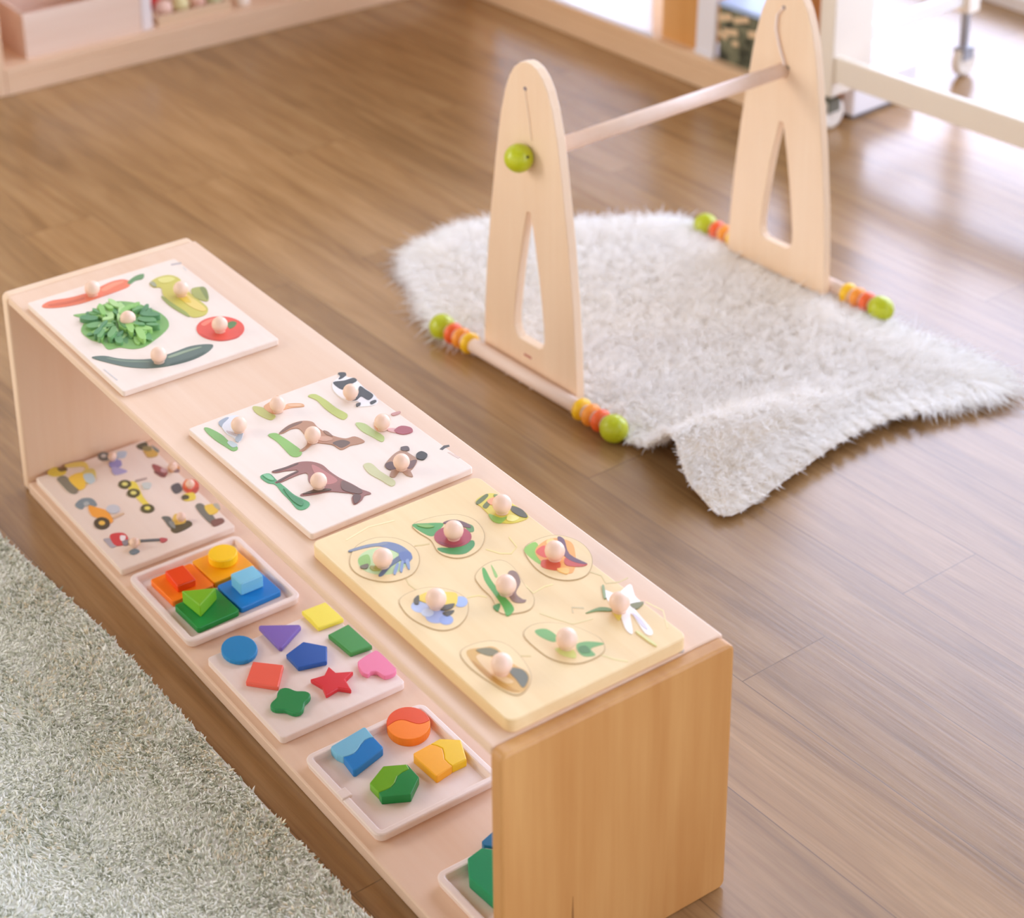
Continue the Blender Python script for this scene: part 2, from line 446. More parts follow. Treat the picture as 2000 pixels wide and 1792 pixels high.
# ------------------------------------------------------------------ puzzles and trays
ART = {'veg': [{'label': 'orange carrot puzzle piece with green stem and wooden knob', 'layers': [('#e0714a', [(900, 241), (844, 393), (914, 639), (930, 889), (884, 1100), (826, 1319), (857, 1495), (981, 1542), (1100, 1466), (1139, 1261), (1160, 968), (1165, 685), (1103, 436), (995, 255)], 1), ('#5d8a52', [(977, 1513), (876, 1679), (884, 1809), (1004, 1731), (997, 1619), (1054, 1506)], 1), ('#ea8c68', [(953, 1114), (873, 1320), (909, 1470), (952, 1448), (994, 1285), (1043, 1118)], 1), ('#cf5f3c', [(937, 327), (1008, 596), (1031, 795), (1082, 771), (1075, 565), (1005, 343)], 1)],
'knob': (1042, 941)},
 {'label': 'green and yellow sweetcorn puzzle piece', 'layers': [('#c3b84c', [(1195, 1748), (1104, 1903), (1132, 2084), (1304, 2154), (1546, 2099), (1812, 2067), (2040, 2066), (2340, 2053), (2496, 1928), (2468, 1766), (2266, 1731), (1964, 1723), (1647, 1733), (1417, 1811), (1342, 1734)], 1), ('#8f9a48', [(1647, 1709), (1956, 1728), (2266, 1754), (2417, 1734), (2325, 1700), (1991, 1662), (1746, 1674)], 1), ('#a3a655', [(1706, 2143), (1771, 2307), (2004, 2247), (2160, 2151), (2060, 2079), (1909, 2059)], 1), ('#7f8a48', [(1745, 2249), (1790, 2309), (2022, 2233), (2137, 2158), (1962, 2192)], 1), ('#e0c566', [(1529, 1999), (1766, 2007), (2034, 2021), (2344, 2022), (2401, 1949), (2242, 1886), (2005, 1869), (1749, 1908)], 1), ('#d9b83a', [(1633, 1944), (1801, 1977), (2063, 1946), (2011, 1877), (1811, 1875)], 1), ('#d7cd74', [(1160, 1899), (1188, 2055), (1305, 2092), (1346, 1973), (1293, 1879)], 1), ('#9c9b7a', [(1195, 1748), (1198, 1807), (1338, 1784), (1333, 1738)], 1)],
'knob': (1801, 1933)},
 {'label': 'round leafy green lettuce puzzle piece', 'layers': [('#78a956', [(1417, 470), (1455, 595), (1491, 716), (1388, 893), (1411, 1128), (1607, 1314), (1886, 1409), (2089, 1458), (2313, 1448), (2491, 1374), (2620, 1224), (2716, 1055), (2804, 851), (2759, 692), (2623, 579), (2580, 432), (2361, 437), (2197, 358), (1918, 354), (1737, 473), (1660, 617), (1546, 524)], 1), ('#5a9456', [(2593, 696), (2533, 691), (2407, 704), (2321, 763), (2330, 790), (2437, 794), (2549, 740)], 1), ('#8fbf62', [(1883, 1241), (1929, 1216), (1977, 1153), (1982, 1096), (1952, 1091), (1893, 1139), (1868, 1207)], 1), ('#669c58', [(2206, 725), (2144, 756), (2088, 837), (2096, 909), (2142, 915), (2196, 851), (2237, 769)], 1), ('#a9cc80', [(1987, 1094), (2047, 1083), (2112, 1023), (2148, 967), (2118, 951), (2048, 990), (1986, 1051)], 1), ('#4b8452', [(1458, 643), (1497, 699), (1643, 715), (1765, 718), (1795, 659), (1699, 607), (1545, 608)], 1), ('#84b85c', [(1736, 1025), (1807, 1017), (1916, 957), (1972, 883), (1950, 864), (1859, 908), (1766, 981)], 1), ('#5a9456', [(2452, 532), (2410, 552), (2380, 609), (2367, 657), (2402, 663), (2440, 619), (2471, 562)], 1), ('#8fbf62', [(2243, 721), (2204, 738), (2158, 792), (2131, 839), (2150, 846), (2195, 806), (2244, 754)], 1), ('#669c58', [(2035, 1269), (2090, 1230), (2130, 1143), (2127, 1071), (2077, 1070), (2028, 1139), (2002, 1228)], 1), ('#a9cc80', [(2442, 683), (2383, 706), (2304, 780), (2278, 854), (2310, 866), (2388, 812), (2436, 727)], 1), ('#4b8452', [(1599, 816), (1644, 833), (1750, 831), (1837, 817), (1842, 780), (1758, 776), (1651, 785)], 1), ('#84b85c', [(1718, 724), (1736, 758), (1809, 800), (1883, 820), (1904, 799), (1859, 752), (1776, 718)], 1), ('#5a9456', [(2291, 634), (2249, 660), (2218, 730), (2201, 787), (2225, 790), (2276, 739), (2298, 668)], 1), ('#8fbf62', [(1928, 1161), (1997, 1136), (2081, 1052), (2127, 977), (2086, 960), (1981, 1012), (1914, 1103)], 1), ('#669c58', [(2519, 796), (2453, 796), (2332, 839), (2248, 894), (2269, 927), (2375, 904), (2486, 846)], 1), ('#a9cc80', [(2030, 530), (2025, 564), (2057, 621), (2109, 653), (2132, 642), (2116, 592), (2063, 546)], 1), ('#4b8452', [(1539, 1164), (1600, 1149), (1701, 1086), (1774, 1028), (1753, 1009), (1653, 1044), (1569, 1122)], 1), ('#84b85c', [(2140, 1377), (2156, 1318), (2144, 1208), (2048, 1156), (1996, 1178), (1989, 1274), (2061, 1359)], 1), ('#5a9456', [(2080, 357), (2054, 394), (2045, 470), (2077, 525), (2104, 520), (2124, 457), (2117, 384)], 1), ('#8fbf62', [(2724, 797), (2645, 791), (2513, 840), (2441, 924), (2462, 952), (2574, 920), (2694, 856)], 1), ('#669c58', [(2040, 511), (2037, 539), (2057, 590), (2080, 629), (2104, 620), (2090, 578), (2069, 527)], 1), ('#a9cc80', [(2384, 594), (2319, 609), (2213, 674), (2153, 746), (2181, 766), (2282, 725), (2366, 644)], 1), ('#4b8452', [(2407, 1041), (2405, 985), (2321, 931), (2223, 914), (2189, 944), (2237, 1006), (2331, 1052)], 1), ('#84b85c', [(2079, 422), (2051, 455), (2028, 526), (2042, 581), (2081, 578), (2116, 520), (2104, 452)], 1), ('#5a9456', [(1997, 1389), (2049, 1358), (2113, 1278), (2132, 1207), (2099, 1200), (2036, 1261), (1993, 1346)], 1), ('#8fbf62', [(2541, 1076), (2544, 1042), (2506, 989), (2464, 954), (2432, 971), (2454, 1018), (2488, 1073)], 1), ('#669c58', [(2746, 993), (2694, 945), (2555, 962), (2442, 977), (2432, 1028), (2537, 1060), (2679, 1027)], 1), ('#a9cc80', [(1512, 1118), (1557, 1136), (1662, 1131), (1749, 1109), (1752, 1082), (1670, 1067), (1562, 1090)], 1), ('#4b8452', [(2257, 523), (2203, 547), (2147, 622), (2113, 686), (2138, 694), (2206, 641), (2258, 564)], 1), ('#84b85c', [(1543, 916), (1599, 938), (1729, 950), (1835, 911), (1838, 864), (1735, 851), (1604, 868)], 1), ('#5a9456', [(2513, 866), (2474, 833), (2363, 810), (2258, 830), (2247, 859), (2334, 882), (2450, 893)], 1), ('#8fbf62', [(1786, 720), (1791, 749), (1832, 793), (1884, 816), (1908, 800), (1876, 764), (1834, 720)], 1), ('#669c58', [(1870, 448), (1836, 507), (1854, 608), (1925, 669), (1988, 647), (2003, 557), (1955, 466)], 1), ('#a9cc80', [(2016, 561), (1954, 609), (1952, 706), (1974, 781), (2018, 778), (2051, 697), (2065, 600)], 1), ('#4b8452', [(1812, 1407), (1892, 1382), (1984, 1284), (2047, 1200), (2012, 1183), (1920, 1252), (1827, 1350)], 1), ('#84b85c', [(1653, 612), (1644, 651), (1667, 723), (1716, 768), (1753, 752), (1747, 690), (1694, 631)], 1), ('#5a9456', [(2599, 611), (2525, 576), (2385, 614), (2274, 662), (2285, 714), (2404, 704), (2545, 670)], 1), ('#8fbf62', [(1445, 823), (1477, 876), (1606, 897), (1718, 900), (1744, 857), (1664, 801), (1529, 789)], 1), ('#669c58', [(1770, 732), (1801, 771), (1914, 799), (2007, 818), (2027, 791), (1950, 751), (1839, 719)], 1), ('#a9cc80', [(1586, 726), (1626, 749), (1729, 777), (1825, 768), (1838, 739), (1760, 709), (1645, 709)], 1), ('#4b8452', [(2415, 655), (2370, 671), (2328, 725), (2308, 774), (2330, 781), (2381, 743), (2421, 687)], 1), ('#84b85c', [(2367, 439), (2315, 448), (2234, 496), (2185, 550), (2198, 561), (2271, 528), (2349, 476)], 1), ('#5a9456', [(1766, 1281), (1813, 1261), (1870, 1201), (1892, 1145), (1871, 1138), (1807, 1180), (1773, 1248)], 1), ('#8fbf62', [(1736, 1312), (1787, 1277), (1832, 1196), (1819, 1130), (1780, 1129), (1721, 1193), (1713, 1275)], 1), ('#669c58', [(1577, 634), (1562, 692), (1619, 776), (1706, 823), (1750, 799), (1712, 728), (1650, 647)], 1), ('#a9cc80', [(1544, 854), (1605, 903), (1758, 902), (1889, 854), (1896, 814), (1777, 796), (1620, 817)], 1), ('#4b8452', [(1630, 466), (1603, 533), (1667, 619), (1751, 672), (1814, 640), (1796, 554), (1704, 482)], 1), ('#84b85c', [(1726, 1329), (1773, 1295), (1816, 1211), (1826, 1142), (1791, 1139), (1740, 1204), (1702, 1288)], 1), ('#5a9456', [(1544, 980), (1605, 1001), (1737, 979), (1841, 942), (1839, 911), (1733, 910), (1602, 945)], 1), ('#8fbf62', [(2221, 486), (2187, 515), (2168, 584), (2160, 640), (2181, 641), (2211, 586), (2228, 517)], 1), ('#669c58', [(2174, 633), (2136, 651), (2077, 704), (2037, 751), (2056, 760), (2116, 723), (2161, 663)], 1), ('#a9cc80', [(2231, 486), (2156, 513), (2055, 608), (1987, 691), (2021, 708), (2116, 638), (2209, 539)], 1), ('#4b8452', [(1722, 1051), (1788, 1041), (1886, 982), (1948, 922), (1912, 893), (1823, 932), (1742, 1005)], 1), ('#84b85c', [(1456, 953), (1494, 955), (1574, 937), (1637, 915), (1635, 902), (1568, 905), (1490, 934)], 1), ('#5a9456', [(2354, 1265), (2355, 1203), (2286, 1115), (2183, 1078), (2129, 1116), (2170, 1197), (2255, 1274)], 1), ('#8fbf62', [(2552, 1017), (2537, 960), (2439, 913), (2331, 910), (2295, 954), (2352, 1019), (2478, 1034)], 1), ('#669c58', [(2056, 575), (2034, 620), (2057, 699), (2102, 753), (2137, 741), (2137, 673), (2094, 601)], 1), ('#a9cc80', [(1857, 945), (1925, 957), (2066, 944), (2167, 885), (2157, 842), (2041, 842), (1910, 896)], 1), ('#4b8452', [(2009, 1369), (2058, 1338), (2092, 1258), (2116, 1194), (2091, 1190), (2046, 1251), (2001, 1329)], 1), ('#84b85c', [(2354, 819), (2298, 800), (2172, 792), (2069, 840), (2068, 873), (2170, 879), (2297, 863)], 1), ('#5a9456', [(1531, 709), (1557, 738), (1646, 749), (1721, 752), (1732, 733), (1666, 714), (1582, 695)], 1), ('#8fbf62', [(2534, 1114), (2539, 1052), (2467, 974), (2359, 947), (2317, 976), (2363, 1048), (2466, 1105)], 1), ('#669c58', [(1880, 1279), (1924, 1247), (1937, 1176), (1939, 1120), (1906, 1120), (1879, 1176), (1856, 1247)], 1), ('#a9cc80', [(1644, 1085), (1716, 1081), (1823, 1015), (1900, 953), (1884, 936), (1785, 974), (1679, 1041)], 1), ('#4b8452', [(2242, 1380), (2259, 1315), (2197, 1220), (2118, 1160), (2051, 1194), (2065, 1289), (2164, 1365)], 1), ('#84b85c', [(1762, 1198), (1820, 1153), (1881, 1044), (1913, 954), (1868, 948), (1792, 1032), (1743, 1143)], 1), ('#5a9456', [(2500, 1240), (2512, 1194), (2463, 1129), (2406, 1086), (2379, 1099), (2397, 1162), (2457, 1222)], 1), ('#8fbf62', [(2748, 879), (2677, 852), (2528, 879), (2411, 926), (2417, 973), (2541, 980), (2689, 938)], 1), ('#669c58', [(2338, 408), (2277, 425), (2200, 494), (2157, 558), (2193, 575), (2270, 526), (2342, 455)], 1), ('#a9cc80', [(1923, 670), (1884, 710), (1890, 777), (1927, 823), (1966, 814), (1977, 756), (1953, 693)], 1), ('#4b8452', [(2123, 522), (2075, 553), (2000, 631), (1977, 705), (2003, 712), (2062, 648), (2122, 565)], 1), ('#84b85c', [(1480, 837), (1552, 851), (1697, 822), (1804, 767), (1795, 734), (1678, 748), (1538, 796)], 1), ('#5a9456', [(2341, 844), (2269, 813), (2120, 826), (2009, 890), (2017, 942), (2139, 940), (2284, 900)], 1), ('#8fbf62', [(2509, 830), (2434, 816), (2281, 846), (2165, 898), (2175, 941), (2307, 944), (2450, 875)], 1), ('#669c58', [(2441, 522), (2356, 534), (2259, 621), (2188, 697), (2232, 724), (2339, 672), (2428, 579)], 1), ('#a9cc80', [(1435, 993), (1478, 1033), (1604, 1051), (1718, 1029), (1729, 998), (1639, 959), (1502, 973)], 1), ('#4b8452', [(2237, 400), (2185, 422), (2129, 487), (2115, 548), (2147, 556), (2206, 508), (2261, 442)], 1), ('#84b85c', [(2383, 1048), (2389, 1011), (2346, 966), (2293, 941), (2269, 956), (2291, 1001), (2333, 1047)], 1), ('#5a9456', [(2425, 1059), (2410, 1026), (2350, 975), (2266, 971), (2243, 995), (2296, 1030), (2365, 1071)], 1), ('#8fbf62', [(1560, 885), (1583, 910), (1650, 940), (1721, 935), (1736, 911), (1692, 872), (1608, 869)], 1)],
'knob': (2147, 943)},
 {'label': 'red tomato puzzle piece with wooden knob', 'layers': [('#df4a35', [(3163, 2167), (3273, 2069), (3322, 1940), (3302, 1805), (3216, 1691), (3082, 1618), (2925, 1602), (2775, 1646), (2662, 1743), (2610, 1873), (2629, 2011), (2717, 2128), (2854, 2201), (3014, 2215)], 1), ('#cc3c2c', [(2915, 1620), (3146, 1681), (3296, 1833), (3294, 2021), (3331, 1930), (3276, 1750), (3109, 1632)], 1), ('#ec7a60', [(2698, 1760), (2652, 1903), (2676, 1985), (2735, 1882), (2781, 1763)], 1), ('#4f7a3c', [(2911, 2045), (2891, 2128), (2955, 2163), (3031, 2097), (3052, 2003)], 1)],
'knob': (3040, 1865)},
 {'label': 'long dark green cucumber puzzle piece', 'layers': [('#51665a', [(2641, 169), (2712, 312), (2933, 472), (3151, 765), (3174, 1069), (3161, 1350), (3247, 1557), (3335, 1598), (3449, 1425), (3498, 1171), (3456, 877), (3342, 623), (3137, 415), (2893, 269), (2728, 183)], 1), ('#74866f', [(2789, 319), (2994, 486), (3178, 706), (3207, 691), (3031, 468), (2850, 334)], 1), ('#8a9a7c', [(3230, 995), (3223, 1226), (3253, 1439), (3281, 1435), (3283, 1217), (3286, 988)], 1), ('#41564a', [(3419, 942), (3437, 1204), (3400, 1429), (3454, 1377), (3480, 1180), (3458, 921)], 1)],
'knob': (3293, 819)}],
'marks_veg': [('#b7a9a4', [(830, 2270), (868, 2419), (915, 2399), (872, 2253)], 0), ('#c9bfb8', [(3023, 144), (3018, 164), (3384, 178), (3389, 159)], 0), ('#cfc6bd', [(1019, 2376), (1132, 2366), (1154, 2347), (1034, 2356)], 0)],
'animal': [{'label': 'grey and white goose puzzle piece by a strip of grass', 'layers': [('#78a85a', [(5096, 512), (5147, 562), (5365, 609), (5552, 605), (5745, 623), (5774, 542), (5619, 513), (5420, 487), (5216, 488)], 1), ('#d9d6d6', [(5086, 718), (5038, 856), (5088, 986), (5274, 972), (5439, 883), (5581, 766), (5638, 690), (5529, 695), (5374, 671), (5208, 695)], 1), ('#98a0a8', [(5086, 718), (5046, 841), (5079, 867), (5154, 747), (5208, 695)], 1), ('#a7b0b6', [(5488, 763), (5476, 840), (5597, 757), (5634, 685), (5567, 685)], 1), ('#b3bdb8', [(5573, 572), (5570, 629), (5695, 647), (5708, 573)], 1), ('#c3b8b4', [(5325, 698), (5432, 749), (5520, 745), (5413, 693)], 1)],
'knob': (5433, 819)},
 {'label': 'orange-brown rabbit puzzle piece on dry grass', 'layers': [('#b9b765', [(5009, 1253), (5110, 1337), (5264, 1340), (5378, 1365), (5424, 1270), (5278, 1218), (5129, 1208)], 1), ('#d9a070', [(5089, 1361), (5027, 1523), (4964, 1629), (5087, 1631), (5234, 1568), (5217, 1643), (5309, 1774), (5390, 1767), (5324, 1626), (5311, 1518), (5335, 1390), (5226, 1339)], 1), ('#c8834c', [(5193, 1404), (5207, 1487), (5276, 1516), (5305, 1407)], 1), ('#e0b48c', [(5240, 1629), (5329, 1762), (5357, 1722), (5286, 1626)], 1)],
'knob': (5297, 1446)},
 {'label': 'black and white cow puzzle piece at the back edge of its board', 'layers': [('#b7bd62', [(5203, 1938), (5219, 2038), (5433, 2071), (5656, 2074), (5878, 2104), (5954, 2005), (5831, 1966), (5586, 1954), (5362, 1975)], 1), ('#eae2dc', [(5103, 2369), (5032, 2509), (4939, 2555), (4985, 2630), (5087, 2583), (5166, 2642), (5304, 2639), (5480, 2622), (5682, 2629), (5840, 2582), (5881, 2461), (5778, 2291), (5711, 2381), (5595, 2277), (5423, 2254), (5246, 2281)], 1), ('#3a3f40', [(4937, 2551), (4978, 2627), (5051, 2603), (5095, 2506), (5077, 2469), (5028, 2524)], 1), ('#3a3f40', [(5106, 2372), (5154, 2517), (5166, 2642), (5254, 2639), (5290, 2520), (5347, 2396), (5281, 2354)], 1), ('#3a3f40', [(5394, 2593), (5520, 2609), (5686, 2610), (5749, 2498), (5623, 2472), (5660, 2377), (5612, 2313), (5530, 2464)], 1), ('#3a3f40', [(5804, 2487), (5797, 2562), (5841, 2557), (5864, 2471)], 1), ('#4a4a4a', [(5735, 2330), (5749, 2380), (5801, 2335), (5782, 2295)], 1)],
'knob': (5578, 2345)},
 {'label': 'tan hen puzzle piece with a red head', 'layers': [('#b4c27c', [(6113, 2075), (6189, 2158), (6392, 2172), (6585, 2186), (6669, 2104), (6508, 2070), (6303, 2039)], 1), ('#dcb088', [(6247, 2256), (6122, 2435), (6206, 2498), (6353, 2430), (6468, 2262), (6417, 2193)], 1), ('#d9a9a0', [(6463, 2330), (6512, 2396), (6598, 2358), (6510, 2300)], 1), ('#a8535a', [(6538, 2369), (6507, 2488), (6607, 2562), (6701, 2527), (6690, 2413), (6604, 2354)], 1), ('#c08a80', [(6193, 2549), (6209, 2661), (6244, 2650), (6248, 2553)], 1), ('#c98a5c', [(6314, 2222), (6428, 2283), (6431, 2212)], 1)],
'knob': (6425, 2271)},
 {'label': 'light brown donkey puzzle piece in the board centre', 'layers': [('#86b35a', [(5711, 1065), (5728, 1161), (5844, 1183), (6039, 1203), (6265, 1207), (6349, 1130), (6292, 1053), (6081, 1066), (5910, 1077)], 1), ('#b0805f', [(5757, 1189), (5667, 1378), (5673, 1556), (5771, 1657), (5911, 1645), (6046, 1654), (6091, 1672), (6219, 1703), (6346, 1783), (6375, 1902), (6536, 1937), (6542, 1842), (6516, 1745), (6534, 1620), (6470, 1593), (6374, 1584), (6263, 1494), (6206, 1417), (6278, 1243), (6255, 1181), (6182, 1337), (6015, 1415), (5819, 1446), (5761, 1367), (5782, 1242)], 1), ('#6d5548', [(6337, 1607), (6351, 1735), (6464, 1778), (6504, 1639), (6427, 1608)], 1), ('#7d5c48', [(5747, 1206), (5673, 1385), (5683, 1550), (5715, 1531), (5736, 1371), (5766, 1251)], 1), ('#c79a7c', [(6106, 1477), (6167, 1621), (6276, 1645), (6244, 1529)], 1), ('#8f6a52', [(6034, 1657), (6091, 1690), (6214, 1683), (6136, 1640)], 1)],
'knob': (6167, 1429)},
 {'label': 'reddish brown horse puzzle piece at the lower left of its board', 'layers': [('#4f9a63', [(6457, 527), (6469, 643), (6667, 640), (6839, 647), (7049, 652), (7275, 709), (7357, 617), (7314, 532), (7097, 551), (6907, 560), (6716, 582), (6625, 527)], 1), ('#935e52', [(6445, 696), (6462, 865), (6462, 1040), (6537, 1172), (6678, 1246), (6858, 1246), (7042, 1264), (7238, 1313), (7400, 1342), (7495, 1380), (7545, 1381), (7534, 1300), (7596, 1218), (7619, 1105), (7495, 1147), (7428, 1211), (7325, 1127), (7223, 1017), (7178, 871), (7113, 717), (7068, 722), (7068, 890), (6884, 936), (6733, 1006), (6697, 900), (6713, 635), (6672, 607), (6628, 806), (6606, 950), (6534, 823), (6499, 712)], 1), ('#b5746a', [(6608, 1151), (6848, 1203), (7081, 1214), (7072, 1066), (6814, 1070)], 1), ('#5f463c', [(6450, 708), (6468, 861), (6477, 1020), (6501, 1006), (6504, 840), (6487, 719)], 1), ('#5f463c', [(6674, 621), (6639, 804), (6626, 942), (6650, 917), (6669, 786), (6705, 635)], 1), ('#6f5044', [(7120, 1255), (7258, 1301), (7417, 1331), (7479, 1292), (7435, 1232), (7277, 1157)], 1), ('#5d4136', [(7447, 1203), (7507, 1263), (7585, 1203), (7611, 1117)], 1), ('#5b4433', [(7088, 732), (7093, 901), (7180, 1043), (7209, 1025), (7150, 867)], 1), ('#79b684', [(6461, 561), (6496, 627), (6628, 616), (6594, 571)], 1), ('#3d8452', [(6855, 612), (7050, 626), (7215, 656), (7289, 590), (7110, 568)], 1)],
'knob': (7086, 955)},
 {'label': 'brown and black sheepdog puzzle piece near the printed corner mark', 'layers': [('#c5c08e', [(6977, 1640), (6995, 1734), (7216, 1731), (7487, 1754), (7553, 1662), (7363, 1631), (7170, 1599)], 1), ('#a98064', [(7093, 1885), (6987, 2078), (6985, 2194), (7142, 2228), (7271, 2214), (7385, 2076), (7411, 2025), (7533, 1977), (7469, 1930), (7339, 1926), (7416, 1801), (7359, 1763), (7267, 1846), (7166, 1826)], 1), ('#5f4640', [(7108, 1875), (7123, 1955), (7268, 1917), (7252, 1837), (7168, 1829)], 1), ('#6b4d44', [(7242, 2115), (7267, 2208), (7379, 2080), (7346, 2023)], 1), ('#2f2f2c', [(7150, 2286), (7139, 2367), (7242, 2382), (7305, 2278), (7231, 2236)], 1), ('#5a4d48', [(6918, 2211), (6945, 2290), (7024, 2265), (6997, 2187)], 1), ('#e3d6c8', [(7122, 2013), (7197, 2054), (7317, 2042), (7301, 1962)], 1)],
'knob': (7318, 1960)}],
'marks_animal': [('#4a4440', [(7238, 2558), (7205, 2646), (7230, 2704), (7264, 2689), (7259, 2623), (7276, 2574)], 0), ('#dcbfae', [(7359, 2591), (7368, 2615), (7539, 2646), (7541, 2612)], 0)],
'insect': [{'label': 'blue dragonfly puzzle piece at the left of the insect board', 'layers': [('#b89868', [(8601, 426), (8415, 630), (8406, 882), (8559, 1076), (8815, 1140), (9058, 1050), (9227, 835), (9197, 570), (9013, 406), (8802, 357)], 1), ('board', [(8605, 433), (8424, 632), (8415, 879), (8564, 1068), (8815, 1131), (9053, 1043), (9219, 833), (9189, 574), (9009, 413), (8802, 364)], 1), ('#b9cd92', [(8992, 926), (9068, 843), (9097, 735), (9074, 622), (9003, 526), (8899, 465), (8781, 452), (8673, 490), (8595, 571), (8564, 680), (8586, 795), (8658, 893), (8765, 954), (8884, 965)], 1), ('#8fb85c', [(8641, 516), (8635, 648), (8806, 567), (8783, 468)], 1), ('#6b7c9a', [(8516, 696), (8536, 915), (8679, 1025), (8873, 1043), (8991, 993), (8948, 935), (8787, 925), (8577, 830)], 1), ('#7e8794', [(8443, 526), (8477, 749), (8564, 926), (8600, 903), (8523, 720), (8482, 530)], 1), ('#566479', [(9020, 538), (8906, 760), (8860, 906), (8927, 906), (8975, 730), (9061, 560)], 1), ('#5b6f9c', [(8819, 933), (8873, 1043), (9001, 972), (9002, 870)], 1), ('#8496b4', [(8982, 912), (8986, 953), (9129, 872), (9115, 853)], 1), ('#8496b4', [(8971, 862), (8988, 885), (9130, 771), (9099, 763)], 1), ('#8496b4', [(8974, 797), (8991, 820), (9122, 691), (9091, 682)], 1), ('#6b5f45', [(8776, 458), (8792, 548), (8853, 494), (8818, 446)], 1), ('#a5a04a', [(8840, 545), (8928, 631), (8965, 579), (8916, 525)], 1)],
'knob': (8915, 661)},
 {'label': 'red ladybird on green leaf puzzle piece', 'layers': [('#b89868', [(8446, 1358), (8433, 1546), (8490, 1749), (8601, 1915), (8801, 1987), (9070, 1916), (9254, 1739), (9311, 1535), (9245, 1375), (9060, 1297), (8819, 1359), (8615, 1333)], 1), ('board', [(8455, 1362), (8442, 1547), (8497, 1746), (8606, 1908), (8802, 1979), (9065, 1909), (9246, 1736), (9302, 1536), (9237, 1379), (9055, 1303), (8820, 1363), (8620, 1339)], 1), ('#4c9a4a', [(8446, 1358), (8509, 1495), (8627, 1655), (8708, 1554), (8766, 1415), (8637, 1363)], 1), ('#3d8a44', [(8988, 1340), (9096, 1508), (9087, 1724), (9191, 1688), (9252, 1524), (9176, 1393), (9064, 1324)], 1), ('#5a8a4a', [(8781, 1850), (8867, 1894), (8962, 1842), (8926, 1792)], 1), ('#a83a48', [(9035, 1760), (9095, 1693), (9118, 1606), (9101, 1517), (9046, 1442), (8965, 1398), (8873, 1391), (8788, 1424), (8727, 1491), (8702, 1579), (8719, 1669), (8774, 1745), (8857, 1790), (8950, 1795)], 1), ('#8c2f3e', [(8887, 1416), (9057, 1506), (9078, 1640), (9092, 1482), (8985, 1407)], 1), ('#6b4a4a', [(8627, 1655), (8646, 1792), (8795, 1870), (8888, 1849), (8757, 1745)], 1), ('#78a84e', [(8483, 1393), (8549, 1497), (8629, 1533), (8588, 1441)], 1)],
'knob': (8940, 1584)},
 {'label': 'yellow and black wasp puzzle piece at the far edge of the insect board', 'layers': [('#d8c443', [(8473, 2215), (8433, 2405), (8526, 2494), (8751, 2517), (8986, 2536), (9102, 2487), (9086, 2302), (8987, 2189), (8830, 2175), (8637, 2196)], 1), ('#5f6a34', [(8494, 2206), (8432, 2389), (8484, 2383), (8553, 2210)], 1), ('#6a7038', [(8612, 2214), (8547, 2354), (8598, 2348), (8675, 2225)], 1), ('#8db548', [(8779, 2180), (8920, 2238), (8946, 2318), (9005, 2192), (8922, 2138)], 1), ('#e39a6a', [(8550, 2320), (8555, 2441), (8680, 2382), (8653, 2308)], 1), ('#54503a', [(8812, 2487), (8940, 2533), (9092, 2495), (9031, 2434), (8880, 2422)], 1), ('#e9dc7e', [(8933, 2352), (9045, 2409), (9068, 2314), (8999, 2273)], 1), ('#7a8a4a', [(8504, 2448), (8534, 2488), (8574, 2428)], 1)],
'knob': (8840, 2323)},
 {'label': 'orange butterfly puzzle piece on a green leaf', 'layers': [('#b89868', [(9565, 2092), (9499, 2300), (9551, 2536), (9749, 2662), (9983, 2662), (10205, 2548), (10353, 2339), (10310, 2133), (10131, 2002), (9872, 1989)], 1), ('board', [(9573, 2097), (9508, 2300), (9559, 2532), (9752, 2655), (9982, 2655), (10200, 2543), (10344, 2339), (10302, 2137), (10127, 2009), (9873, 1996)], 1), ('#8bbd45', [(9572, 2087), (9533, 2275), (9742, 2193), (9926, 2083), (9790, 2050)], 1), ('#e8a04a', [(9640, 2194), (9580, 2453), (9763, 2589), (9998, 2473), (10172, 2330), (10223, 2216), (10054, 2121), (9833, 2108)], 1), ('#d9503a', [(9692, 2160), (9640, 2300), (9740, 2331), (9843, 2191)], 1), ('#d2502f', [(9854, 2137), (9993, 2258), (10098, 2147), (9951, 2049)], 1), ('#c4483a', [(9971, 2366), (10182, 2481), (10199, 2401), (10084, 2278)], 1), ('#6d4a5a', [(9616, 2517), (9687, 2556), (9943, 2433), (10196, 2479), (10099, 2388), (9924, 2372)], 1), ('#f0c878', [(9595, 2380), (9604, 2465), (9719, 2408), (9692, 2336)], 1), ('#f0b860', [(10076, 2164), (10146, 2260), (10218, 2189), (10137, 2147)], 1)],
'knob': (9914, 2252)},
 {'label': 'brown grasshopper on green blades puzzle piece in the board centre', 'layers': [('#b89868', [(9645, 1372), (9544, 1576), (9571, 1764), (9761, 1803), (10088, 1708), (10338, 1653), (10471, 1510), (10450, 1352), (10341, 1203), (10069, 1285), (9842, 1304)], 1), ('board', [(9653, 1375), (9554, 1574), (9580, 1759), (9766, 1797), (10087, 1704), (10331, 1650), (10461, 1510), (10441, 1355), (10334, 1209), (10068, 1290), (9845, 1309)], 1), ('#4f9f3f', [(9593, 1505), (9613, 1532), (9834, 1461), (10091, 1414), (10289, 1390), (10395, 1341), (10418, 1232), (10262, 1289), (10017, 1346), (9770, 1408)], 1), ('#8fb860', [(9584, 1630), (9790, 1569), (9792, 1532)], 1), ('#3f8436', [(10205, 1210), (10212, 1297), (10303, 1202)], 1), ('#8a6a58', [(9823, 1683), (9850, 1767), (10031, 1698), (10161, 1543), (10287, 1531), (10324, 1556), (10346, 1501), (10269, 1428), (10114, 1478)], 1), ('#c9a88a', [(9998, 1585), (10026, 1623), (10145, 1520), (10108, 1503)], 1)],
'knob': (10101, 1455)},
